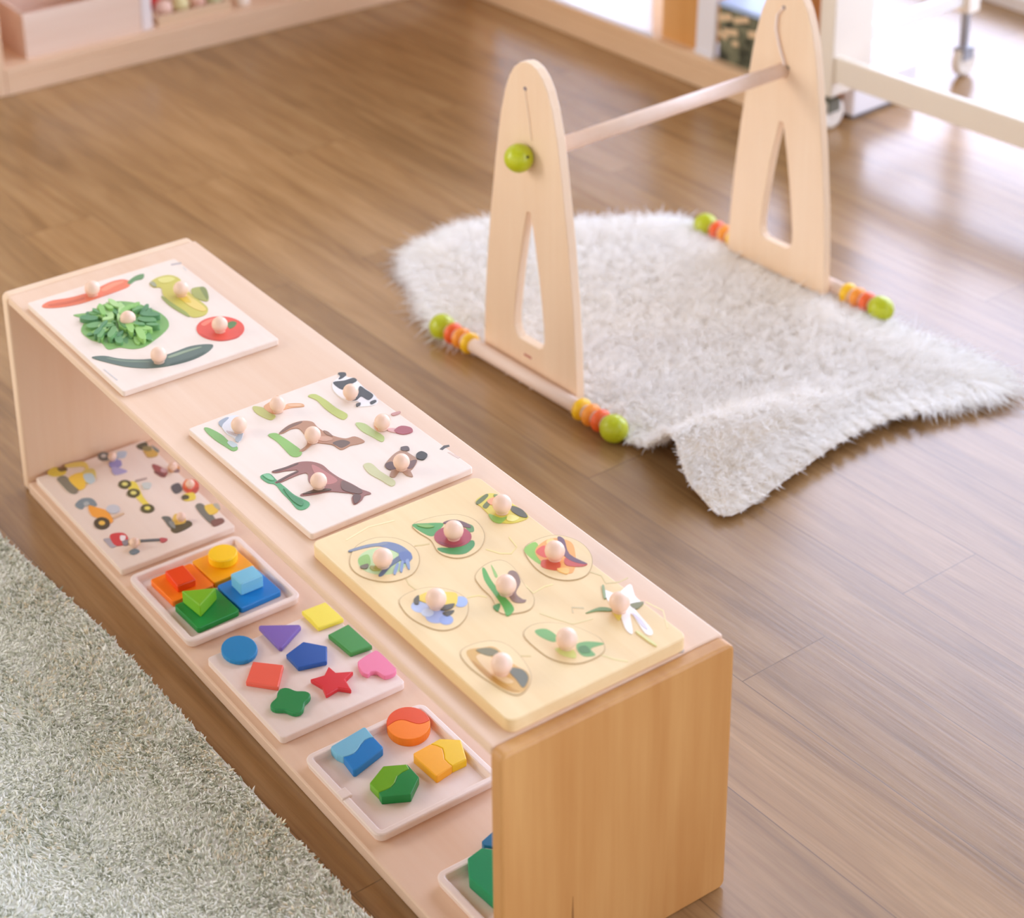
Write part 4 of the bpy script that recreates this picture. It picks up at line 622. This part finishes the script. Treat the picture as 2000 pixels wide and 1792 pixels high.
for s in ART['shapes']:
    pts = catmull(s['pts'], 5) if s.get('smooth') else s['pts']
    block('shape_block', s['label'], 'shape block', pts, T+0.010, T+0.0165, s['col'], 'shape blocks on the nine-shape board')
for s in ART['waves']:
    block('wavy_block', s['label'], 'puzzle block', s['pts'], T+0.005, T+0.016, s['col'], 'two-tone block halves')
for s in ART['last']:
    block('puzzle_block', s['label'], 'puzzle block', s['pts'], T+0.005, s['z'], s['col'], 'blocks in the tray behind the end panel')
for s in ART['sorter']:
    (x0, x1, y0, y1), rz = s['sq'], s['rz']
    cx, cy = (x0+x1)/2, (y0+y1)/2
    root = thing('stacking_block', s['label'], 'stacking block', (cx, cy, T+0.005), rz, 'stacking blocks in the square tray')
    bm = bmesh.new(); prism(bm, rrect(x0-cx, x1-cx, y0-cy, y1-cy, 0.004, 4), 0, 0.009)
    link('base', bm, plain(s['c1'], 0.38), root, bevel=0.0012)
    bm = bmesh.new()
    prism(bm, s['top'], 0.009, 0.009+s['h'])
    link('raised_shape', bm, plain(s['c2'], 0.36), root, bevel=0.0016, smooth=False)

# ------------------------------------------------------------------ baby gym
GYM_RZ = math.radians(2.9)
gym = thing('baby_gym', 'wooden baby play gym with two upright frames, top bar and beaded feet on white fur', 'baby gym', (0.1845, 1.068, 0.0), GYM_RZ)
half = [(0.016, .1150), (0.10, .1115), (0.176, .1055), (0.273, .0945), (0.341, .0845), (0.414, .0730), (0.449, .0665), (0.490, .0555), (0.515, .0450), (0.533, .0330), (0.544, .0190), (0.5485, 0.006)]
slot = [(0.301, 0.004), (0.285, 0.0075), (0.25, .0150), (0.20, .0240), (0.15, .0315), (0.11, .0365), (0.09, .0370), (0.078, .0330), (0.072, .024)]
def gym_panel(v0, sgn):
    bm = bmesh.new()
    outer = [(w, z) for z, w in half] + [(-w, z) for z, w in half[::-1]]
    inner = [(w, z) for z, w in slot[::-1]] + [(-w, z) for z, w in slot]
    th = 0.0085
    def ring(pts, y): return [bm.verts.new((x, y, z)) for x, z in pts]
    of, ob, inf, inb = ring(outer, -th), ring(outer, th), ring(inner, -th), ring(inner, th)
    def fill(o_, i_):
        es = []
        for r_ in (o_, i_):
            for k in range(len(r_)): es.append(bm.edges.get((r_[k], r_[(k+1) % len(r_)])) or bm.edges.new((r_[k], r_[(k+1) % len(r_)])))
        bmesh.ops.triangle_fill(bm, edges=es, use_beauty=True)
    fill(of, inf); fill(ob, inb)
    for f_, b_ in ((of, ob), (inf, inb)):
        for k in range(len(f_)):
            bm.faces.new((f_[k], f_[(k+1) % len(f_)], b_[(k+1) % len(f_)], b_[k]))
    p = link('upright_frame', bm, GYM_WOOD, gym, bevel=0.0028, seg=3)
    p.location = (0, v0, 0)
    y = sgn*0.0088
    bm = bmesh.new(); lathe(bm, [(0.0034, -0.0004), (0.0034, 0.0004)], 12, 'Y', (-0.006, y, 0.505))
    link('cord_hole', bm, plain('#7d7280', 0.6), p)
    return p
pn = gym_panel(-0.278, -1)
pf = gym_panel(0.278, -1)
bm = bmesh.new(); box(bm, -0.012, 0.006, -0.0089, -0.0086, 0.0455, 0.0495)
link('printed_mark', bm, plain('#b8655a'), pn)
bm = bmesh.new(); tube(bm, [(-0.006, -0.0098, 0.505), (0.0, -0.0100, 0.48), (0.006, -0.0100, 0.45), (0.010, -0.0098, 0.425)], 0.0006, 6)
link('cord', bm, plain('#eadccb', 0.8), pn)
bm = bmesh.new(); tube(bm, [(-0.006, -0.0105, 0.505), (-0.017, -0.012, 0.490), (-0.018, -0.0125, 0.465), (-0.008, -0.012, 0.435), (0.003, -0.012, 0.412), (0.006, -0.013, 0.402)], 0.0022, 8)
link('cord', bm, plain('#f0e2dc', 0.8), pf)
bm = bmesh.new(); lathe(bm, [(0.0044, -0.0005), (0.0044, 0.0005)], 12, 'Y', (0.0085, -0.0092, 0.402))
link('cord_hole', bm, plain('#4b3a26', 0.7), pf)
bm = bmesh.new(); lathe(bm, [(0.0125, -0.278), (0.0125, 0.274)], 24, 'Y', (0, 0, 0.396))
link('top_bar', bm, ROD_WOOD, gym, smooth=True)
GREEN, RED_O, ORANGE, YELLOW = plain('#bcc41c', 0.28), plain('#f2662a', 0.32), plain('#f79c33', 0.32), plain('#f8c51a', 0.32)
for sg in (-1, 1):
    bm = bmesh.new(); lathe(bm, ball_prof(0.0228, 0, 16), 28, 'Y'); o = link('end_ball', bm, GREEN, gym, smooth=True); o.location = (-0.002, sg*0.303, 0.397)
bm = bmesh.new(); lathe(bm, [(0.0025, -0.0004), (0.0025, 0.0004)], 10, 'X', (0.0195, -0.303, 0.406)); link('cord_hole', bm, plain('#3a3320'), gym)
def foot(v, rz):
    rt = bpy.data.objects.new('foot', None)
    bm = bmesh.new(); lathe(bm, [(0.0118, -0.205), (0.0118, 0.205)], 20, 'X')
    rod = link('foot_rod', bm, ROD_WOOD, gym, smooth=True); rod.location = (0.006, v, 0.0222); rod.rotation_euler = (0, 0, rz)
    for sg in (-1, 1):
        for r, u, m, nm, sq in ((0.0222, 0.210, GREEN, 'end_ball', 1.0), (0.0185, 0.180, RED_O, 'bead', .62), (0.0185, 0.159, ORANGE, 'bead', .62), (0.0185, 0.137, YELLOW, 'bead', .62)):
            bm = bmesh.new(); lathe(bm, ball_prof(r, 0, 14, sq), 24, 'X')
            o = link(nm, bm, m, rod, smooth=True); o.location = (sg*u, 0, 0)
    bpy.data.objects.remove(rt)
foot(-0.302, math.radians(0.8)); foot(0.302, math.radians(-0.3))

# ------------------------------------------------------------------ white sheepskin
def rug_h(x, y):
    r = np.clip((1.22 - y)/0.45, 0, 1)
    r = r*r*(3-2*r)
    d = x - 0.545
    left = np.exp(-(np.minimum(d, 0)/0.055)**2)
    right = 0.62*np.exp(-(np.maximum(d, 0)/0.022)**2) + 0.38*np.exp(-(np.maximum(d, 0)/0.075)**2)
    rid = np.where(d < 0, left, right)
    broad = 0.012*np.sin(5.1*x + 0.8) * np.sin(4.0*y)
    return 0.004 + 0.066*rid*r + np.maximum(broad, 0)
poly = np.array([(-0.272, 0.866), (-0.14, 0.812), (-0.035, 0.772), (0.10, 0.766), (0.25, 0.772), (0.44, 0.790), (0.50, 0.792), (0.56, 0.782), (0.62, 0.772), (0.676, 0.784),
                 (0.655, 0.93), (0.632, 1.09), (0.650, 1.25), (0.668, 1.352), (0.60, 1.382), (0.44, 1.366), (0.28, 1.352), (0.10, 1.350), (-0.06, 1.352), (-0.12, 1.325), (-0.20, 1.20), (-0.292, 1.07), (-0.300, 0.96)])
def inside(px, py, P):
    c = np.zeros(px.shape, bool); n = len(P); j = n-1
    for i in range(n):
        xi, yi = P[i]; xj, yj = P[j]
        m = ((yi > py) != (yj > py)) & (px < (xj-xi)*(py-yi)/(yj-yi+1e-12)+xi)
        c ^= m; j = i
    return c
rug = thing('sheepskin_rug', 'white long-haired sheepskin rug lying rumpled under the baby gym', 'rug', (0, 0, 0))
bm = bmesh.new()
fine = catmull([tuple(p) for p in poly], 6)
cen = (0.2, 1.06); rings = []
for k in range(1, 25):
    f = k/24
    ring = []
    for x, y in fine:
        px, py = cen[0]+(x-cen[0])*f, cen[1]+(y-cen[1])*f
        ring.append(bm.verts.new((px, py, float(rug_h(np.array(px), np.array(py))))))
    rings.append(ring)
n = len(fine)
for a, b in zip(rings, rings[1:]):
    for i in range(n): bm.faces.new((a[i], a[(i+1) % n], b[(i+1) % n], b[i]))
bm.faces.new(rings[0])
hide = link('hide', bm, plain('#f6f0e6', 0.8), rug, smooth=True)
md = hide.modifiers.new('thickness', 'SOLIDIFY'); md.thickness = 0.003; md.offset = 1

rng = np.random.default_rng(7)
NS = 92000
bx = rng.uniform(-0.32, 0.70, NS*2); by = rng.uniform(0.74, 1.42, NS*2)
ok = inside(bx, by, np.array(fine)); bx, by = bx[ok][:NS], by[ok][:NS]
NC = 2600
cx_, cy_ = rng.uniform(-0.34, 0.72, NC), rng.uniform(0.72, 1.44, NC)
# nearest clump on a coarse hash
best = np.full(len(bx), 1e9); ci = np.zeros(len(bx), int)
for k in range(NC):
    d = (bx-cx_[k])**2 + (by-cy_[k])**2
    m = d < best; best[m] = d[m]; ci[m] = k
cang = rng.uniform(0, 2*np.pi, NC); clean = rng.uniform(0.25, 0.95, NC)
# hair near the rim leans outward, a gentle drift elsewhere
fx, fy = np.array([p[0] for p in fine]), np.array([p[1] for p in fine])
ed = np.full(len(bx), 1e9); ex = np.zeros(len(bx)); ey = np.zeros(len(bx))
for k in range(len(fx)):
    d = np.hypot(bx-fx[k], by-fy[k]); m = d < ed; ed[m] = d[m]; ex[m] = fx[k]-bx[m]; ey[m] = fy[k]-by[m]
nx, ny = ex/(ed+1e-6), ey/(ed+1e-6)
edge_w = np.exp(-(ed/0.05)**2)
front = np.clip((0.86-by)/0.08, 0, 1)*np.clip((bx-0.0)/0.1, 0, 1)      # cut edge toward the low shelf: short hair
rside = np.clip((bx-0.58)/0.06, 0, 1)*np.clip((1.25-by)/0.1, 0, 1)
short = np.clip(np.maximum(front, rside), 0, 1)
dx = np.cos(cang[ci])*clean[ci]*0.34 + (cx_[ci]-bx)*6 + nx*edge_w*2.0*(1-.8*short) + 0.50 + rng.normal(0, .22, len(bx))
dy = np.sin(cang[ci])*clean[ci]*0.34 + (cy_[ci]-by)*6 + ny*edge_w*2.0*(1-.8*short) - 0.20 + rng.normal(0, .22, len(bx))
dz = rng.uniform(0.55, 0.95, len(bx)) - 0.45*edge_w*(1-short)
dirs = np.stack([dx, dy, dz], 1)
lens = rng.uniform(0.020, 0.036, len(bx))*(1 + 0.55*edge_w*(1-short))*(1-0.45*short*edge_w)
roots = np.stack([bx, by, rug_h(bx, by)+0.002], 1)
tone = rng.uniform(0.95, 1.0, len(bx))[:, None]
yel = (0.5+0.5*np.sin(9*bx+2)*np.sin(8*by+1))[:, None]
cols = tone*(np.array([0.985, 0.975, 0.96])[None]*(1-0.25*yel) + np.array([0.96, 0.915, 0.85])[None]*0.25*yel)
curl = rng.normal(0, 0.22, (len(bx), 3)); curl[:, 2] *= 0.4
strands('fur', roots, dirs, lens, rng.uniform(0.0006, 0.0010, len(bx)), cols, strand_material('wool', 0.8), rug, seg=4, droop=0.22, curl=curl)

# ------------------------------------------------------------------ grey shag carpet
carpet = thing('shag_carpet', 'mottled grey-beige shag carpet on the floor in front of the low shelf', 'carpet', (0, 0, 0))
cb = bmesh.new()
cpts = [(-0.55, -1.35), (1.75, -1.35), (1.75, -0.045), (1.04, -0.050), (0.40, -0.061), (0.13, -0.083), (-0.55, -0.145)]
prism(cb, cpts, 0.0, 0.014)
link('backing', cb, plain('#d6d4c6', 0.9), carpet)
NT = 150000
tx = rng.uniform(-0.30, 1.45, NT*2); ty = rng.uniform(-0.72, -0.045, NT*2)
ok = inside(tx, ty, np.array(cpts)); tx, ty = tx[ok][:NT], ty[ok][:NT]
NC = 9000
# twisted yarn ends: direction drifts in patches
a1 = np.sin(tx*31+ty*17)+np.sin(tx*13-ty*41+1.3); a2 = np.cos(ty*27-tx*19)+np.sin(ty*57+tx*11)
dirs = np.stack([0.45*a1+rng.normal(0, .55, len(tx)), 0.45*a2+rng.normal(0, .55, len(tx)), rng.uniform(0.55, 1.1, len(tx))], 1)
roots = np.stack([tx, ty, np.full(len(tx), 0.0132)], 1)
pal = np.array([lin('#f0efe4')[:3], lin('#e3e3d4')[:3], lin('#cfd0be')[:3], lin('#a5a791')[:3], lin('#e8dcc0')[:3]])
patch = 0.5+0.5*np.sin(tx*23+3*np.sin(ty*9))*np.sin(ty*19+2*np.sin(tx*11))
pr = rng.uniform(0, 1, len(tx)) + 0.35*(patch-0.5)
sel = np.digitize(pr, [0.30, 0.60, 0.84, 0.97])
sel = np.array([0, 1, 2, 3, 4])[np.clip(sel, 0, 4)]
cols = pal[sel]*rng.uniform(0.9, 1.08, len(tx))[:, None]
strands('pile', roots, dirs, rng.uniform(0.0045, 0.0080, len(tx)), rng.uniform(0.0014, 0.0022, len(tx)), cols,
        strand_material('shag_yarn', 0.9), carpet, seg=3, droop=0.12, curl=rng.normal(0, 0.2, (len(tx), 3)))

# ------------------------------------------------------------------ shelving unit along the left wall
lu = thing('shelving_unit', 'wooden shelving unit along the far left wall with a birch box inside', 'shelf', (-1.47, 0.59, 0.0), 0)
boxes('plinth', [(-0.40, 0.0, 0.018, 1.36, 0.0, 0.045)], UNIT_WOOD, lu, bevel=0.002)
boxes('bottom_board', [(-0.40, 0.001, 0.018, 1.36, 0.045, 0.063)], UNIT_WOOD, lu, bevel=0.002)
boxes('side_panel', [(-0.40, 0.0, -0.002, 0.018, 0.0, 0.62)], UNIT_WOOD, lu, bevel=0.003)
boxes('side_panel', [(-0.40, 0.0, 1.36, 1.38, 0.0, 0.62)], UNIT_WOOD, lu, bevel=0.003)
boxes('back_panel', [(-0.405, -0.395, 0.018, 1.36, 0.063, 0.62)], UNIT_WOOD, lu)
boxes('top_board', [(-0.40, 0.0, 0.018, 1.36, 0.60, 0.62)], UNIT_WOOD, lu, bevel=0.002)
def crate(name, label, cat, x0, x1, y0, y1, z0, h, mat, t=0.008):
    r = thing(name, label, cat, ((x0+x1)/2, (y0+y1)/2, z0))
    a, b = (x1-x0)/2, (y1-y0)/2
    boxes('base', [(-a, a, -b, b, 0, t)], mat, r)
    boxes('front_wall', [(a-t, a, -b, b, t, h)], mat, r, bevel=0.0015)
    boxes('rear_wall', [(-a, -a+t, -b, b, t, h)], mat, r, bevel=0.0015)
    for s in (-1, 1):
        boxes('end_wall', [(-a+t, a-t, s*b - (t if s > 0 else 0), s*b + (0 if s > 0 else t), t, h)], mat, r, bevel=0.0015)
    return r
crate('storage_box', 'pale birch storage box inside the left shelving unit', 'box', -1.80, -1.498, 0.672, 0.955, 0.063, 0.103, wood('pale_birch_box', '#ecd6c4', '#e2c5ae', 'Y'))
boxes('spacer', [(-1.74, -1.500, 0.9575, 0.984, 0.063, 0.150)], plain('#e9dfdc', 0.5), None, bevel=0.003)
tag(bpy.data.objects['spacer'], 'upright white board standing beside the pale birch storage box', 'board')
bpy.data.objects['spacer'].name = 'white_board'
bk = crate('shallow_basket', 'shallow beige basket of pastel wooden rings beside the white upright board', 'basket', -1.72, -1.505, 1.000, 1.19, 0.063, 0.024, wood('beige_basket', '#dfc3a2', '#d4b48f', 'Y'))
pc = ['#e9c3ae', '#dfd29a', '#e6b6a0', '#cfd0a0', '#e8d9c6', '#dcb79a', '#d9c98c', '#ecc9bd', '#e5cfb5']
k = 0
for i in range(3):
    for j in range(4):
        bm = bmesh.new(); lathe(bm, ball_prof(0.0205, 0, 12), 20)
        o = link('pastel_ball', bm, plain('#c8281c' if (i, j) == (1, 0) else pc[k % 9], 0.5), None, smooth=True)
        o.location = (-1.54-0.060*i, 1.033+0.043*j, 0.063+0.008+0.0207)
        tag(o, 'red wooden ball among pastel ones in the shallow beige basket' if (i, j) == (1, 0) else 'small pastel wooden ball lying in the shallow beige basket', 'ball', 'balls in the beige basket'); k += 1
def cup(name, label, hexc, x, y, z, r, h):
    bm = bmesh.new()
    lathe(bm, [(r*.8, 0), (r*.84, 0.002), (r, h), (r*.92, h), (r*.76, 0.006), (1e-4, 0.006)], 24)
    o = link(name, bm, plain(hexc, 0.4), None, smooth=True); o.location = (x, y, z)
    tag(o, label, 'cup'); return o
cup('toy_cup', 'small cream cup standing at the right in the left shelving unit', '#efe2d4', -1.525, 1.232, 0.063, 0.019, 0.034)

# ------------------------------------------------------------------ low unit in front of the window
TH = math.radians(2.84)
ru = thing('low_shelf_unit', 'low wooden shelf unit standing at the back in front of the window', 'shelf', (-1.288, 1.800, 0.0), TH)
boxes('plinth', [(-0.10, 0.958, 0.0, 0.215, 0.0, 0.050)], UNIT_WOOD_X, ru, bevel=0.002)
boxes('bottom_board', [(-0.10, 0.958, -0.001, 0.215, 0.050, 0.070)], UNIT_WOOD_X, ru, bevel=0.003)
boxes('side_panel', [(0.958, 0.978, -0.002, 0.215, 0.0, 0.60)], BLOCK_WOOD, ru, bevel=0.003)
boxes('side_panel', [(-0.12, -0.10, -0.002, 0.215, 0.0, 0.60)], BLOCK_WOOD, ru, bevel=0.003)
boxes('top_board', [(-0.10, 0.958, -0.001, 0.215, 0.58, 0.60)], UNIT_WOOD_X, ru, bevel=0.003)
def in_unit(u, v, z): 
    return (-1.288+u*math.cos(TH)-v*math.sin(TH), 1.800+u*math.sin(TH)+v*math.cos(TH), z)
def unit_item(name, label, cat, u0, u1, v0, v1, z0, z1, mat, bevel=0.003):
    r = thing(name, label, cat, in_unit((u0+u1)/2, (v0+v1)/2, z0), TH)
    a, b = (u1-u0)/2, (v1-v0)/2
    return r, a, b, z1-z0
r, a, b, h = unit_item('bright_gap_panel', 'translucent white panel added for the bright opening at the front of the low shelf by the window', 'panel', -0.02, 0.535, 0.006, 0.011, 0.070, 0.40, None)  # added sheet, backlit by the window to whiten the open gap
WHITE, wn_, wl2, wb_ = new_mat('backlit_white')
wb_.inputs['Base Color'].default_value = (0.97, 0.97, 0.97, 1); wb_.inputs['Roughness'].default_value = 0.4
wt_ = wn_.new('ShaderNodeBsdfTranslucent'); wt_.inputs['Color'].default_value = (0.97, 0.97, 0.97, 1)
wx_ = wn_.new('ShaderNodeMixShader'); wx_.inputs[0].default_value = 0.85
wl2.new(wb_.outputs[0], wx_.inputs[1]); wl2.new(wt_.outputs[0], wx_.inputs[2]); wl2.new(wx_.outputs[0], wn_['Material Output'].inputs['Surface'])
boxes('sheet', [(-a, a, -b, b, 0.006, h)], WHITE, r, bevel=0.001)
boxes('foot_strip', [(-a, a, -b-.003, b+.003, 0, 0.006)], WHITE, r, bevel=0.001)
r, a, b, h = unit_item('wooden_box', 'tall orange-brown wooden box between the white panel and the white stand', 'box', 0.545, 0.655, 0.030, 0.19, 0.070, 0.30, None)
t = 0.008
boxes('body', [(-a, a, -b, -b+t, 0, h), (-a, a, b-t, b, 0, h), (-a, -a+t, -b+t, b-t, 0, h), (a-t, a, -b+t, b-t, 0, h), (-a+t, a-t, -b+t, b-t, 0, t)], BLOCK_WOOD, r)
r, a, b, h = unit_item('sign_holder', 'white angled stand between the orange wooden box and the picture box', 'stand', 0.668, 0.722, 0.010, 0.13, 0.070, 0.26, None)
bm = bmesh.new()
pr = [(-b, 0), (b, 0), (b, .006), (-b+.012, .006), (-b+.016, h), (-b+.010, h), (-b+.004, .01), (-b, .01)]
lo = [bm.verts.new((-a, y, z)) for y, z in pr]; hi = [bm.verts.new((a, y, z)) for y, z in pr]
bm.faces.new(lo[::-1]); bm.faces.new(hi)
for i in range(len(pr)): bm.faces.new((lo[i], lo[(i+1) % len(pr)], hi[(i+1) % len(pr)], hi[i]))
link('stand_body', bm, plain('#e9e6ea', 0.25), r)
r, a, b, h = unit_item('picture_box', 'box with a photo of pale logs on dark greenery, behind the far gym frame', 'box', 0.727, 0.945, 0.025, 0.20, 0.070, 0.19, None)
pm, pn_, pl, pb = new_mat('greenery_photo')
tc = pn_.new('ShaderNodeTexCoord'); vo = pn_.new('ShaderNodeTexNoise'); vo.inputs['Scale'].default_value = 38; vo.inputs['Detail'].default_value = 4
pl.new(tc.outputs['Object'], vo.inputs['Vector'])
cr = pn_.new('ShaderNodeValToRGB'); ce = cr.color_ramp.elements
ce[0].position = .38; ce[0].color = lin('#2f3326'); ce[1].position = .62; ce[1].color = lin('#7d7d62')
pl.new(vo.outputs['Fac'], cr.inputs['Fac']); pl.new(cr.outputs['Color'], pb.inputs['Base Color'])
boxes('body', [(-a, a, -b, b, 0, h)], pm, r, bevel=0.002)
bm = bmesh.new()
rnd = random.Random(4)
for cxx, czz, ang, ln, w in ((-.095, .098, .5, .05, .016), (-.075, .070, .3, .045, .015), (-.10, .058, -.4, .035, .014), (-.045, .105, .5, .05, .014), (.0, .085, .35, .05, .016), (.012, .055, 1.0, .035, .012), (.05, .09, .3, .05, .014), (.06, .05, .6, .05, .014), (-.06, .048, .4, .02, .012)):
    c, s_ = math.cos(ang), math.sin(ang)
    q = [bm.verts.new((cxx+c*i*ln/2-s_*j*w/2, -b-.0012, czz+s_*i*ln/2*.6+c*j*w/2)) for i, j in ((-1,-1),(1,-1),(1,1),(-1,1))]
    bm.faces.new(q)
link('log_picture', bm, plain('#dcbf98', 0.6), r)
boxes('lid', [(-a-.002, a+.002, -b-.002, b+.002, h, h+.012)], plain('#a9c0e4', 0.4), r, bevel=0.002)

# ------------------------------------------------------------------ white trolley on castors
ct = thing('white_trolley', 'white metal trolley on castors with low rails near the window', 'trolley', (-0.262, 1.893, 0.0), math.radians(4.8))
CREAM = plain('#ede3d4', 0.4); WH2 = plain('#f4f3f2', 0.3); STEEL = plain('#9c9ca2', 0.35)
CW, CDp = 1.05, 0.44
for (u, v) in ((0, 0), (CW, 0), (0, CDp), (CW, CDp)):
    rear = v > 0
    boxes('post', [(u-0.020, u+0.020, v-0.020, v+(0.020 if rear else 0.105), 0.150 if rear else 0.078, 0.50)], CREAM, ct, bevel=0.004)
    bm = bmesh.new()
    lathe(bm, [(0.010, 0.062), (0.010, 0.151 if rear else 0.079)], 14, at=(u, v, 0))
    box(bm, u-.014, u-.010, v-.014, v+.020, .040, .066); box(bm, u+.010, u+.014, v-.014, v+.020, .040, .066); box(bm, u-.014, u+.014, v-.014, v+.020, .062, .068)
    fk = link('castor_fork', bm, STEEL if rear else plain('#6a6858', 0.35), ct)
    bm = bmesh.new(); R = 0.034
    lathe(bm, [(R*.35, -.0100), (R*.55, -.0085), (R*.62, -.0095), (R*.9, -.0095), (R, -.006), (R, .006), (R*.9, .0095), (R*.62, .0095), (R*.55, .0085), (R*.35, .0100)], 28, 'X')
    wl_ = link('castor_wheel', bm, plain('#ebe2d5', 0.4), fk, smooth=True); wl_.location = (u, v+.006, R+.0006)
boxes('front_rail', [(0.020, CW-.020, -0.012, 0.004, 0.110, 0.166)], CREAM, ct, bevel=0.003)
boxes('rear_rail', [(0.020, CW-.020, CDp-.006, CDp+0.010, 0.240, 0.280)], CREAM, ct, bevel=0.003)
for u in (0.0, CW):
    boxes('side_rail', [(u-0.007, u+0.007, 0.100, CDp-.018, 0.168, 0.200)], WH2, ct, bevel=0.003)

wp = thing('white_board', 'low white board standing on the floor behind the trolley castor', 'board', (-0.262, 1.965, 0.0), math.radians(4.0))
boxes('body', [(-0.030, 0.0, 0.0, 0.20, 0.008, 0.076)], plain('#f1eef0', 0.4), wp, bevel=0.003)
boxes('shadow_gap_strip', [(-0.026, -0.004, 0.004, 0.196, 0.0, 0.008)], plain('#6b6a70', 0.6), wp)  # dark colour stands in for the shadow gap under the board
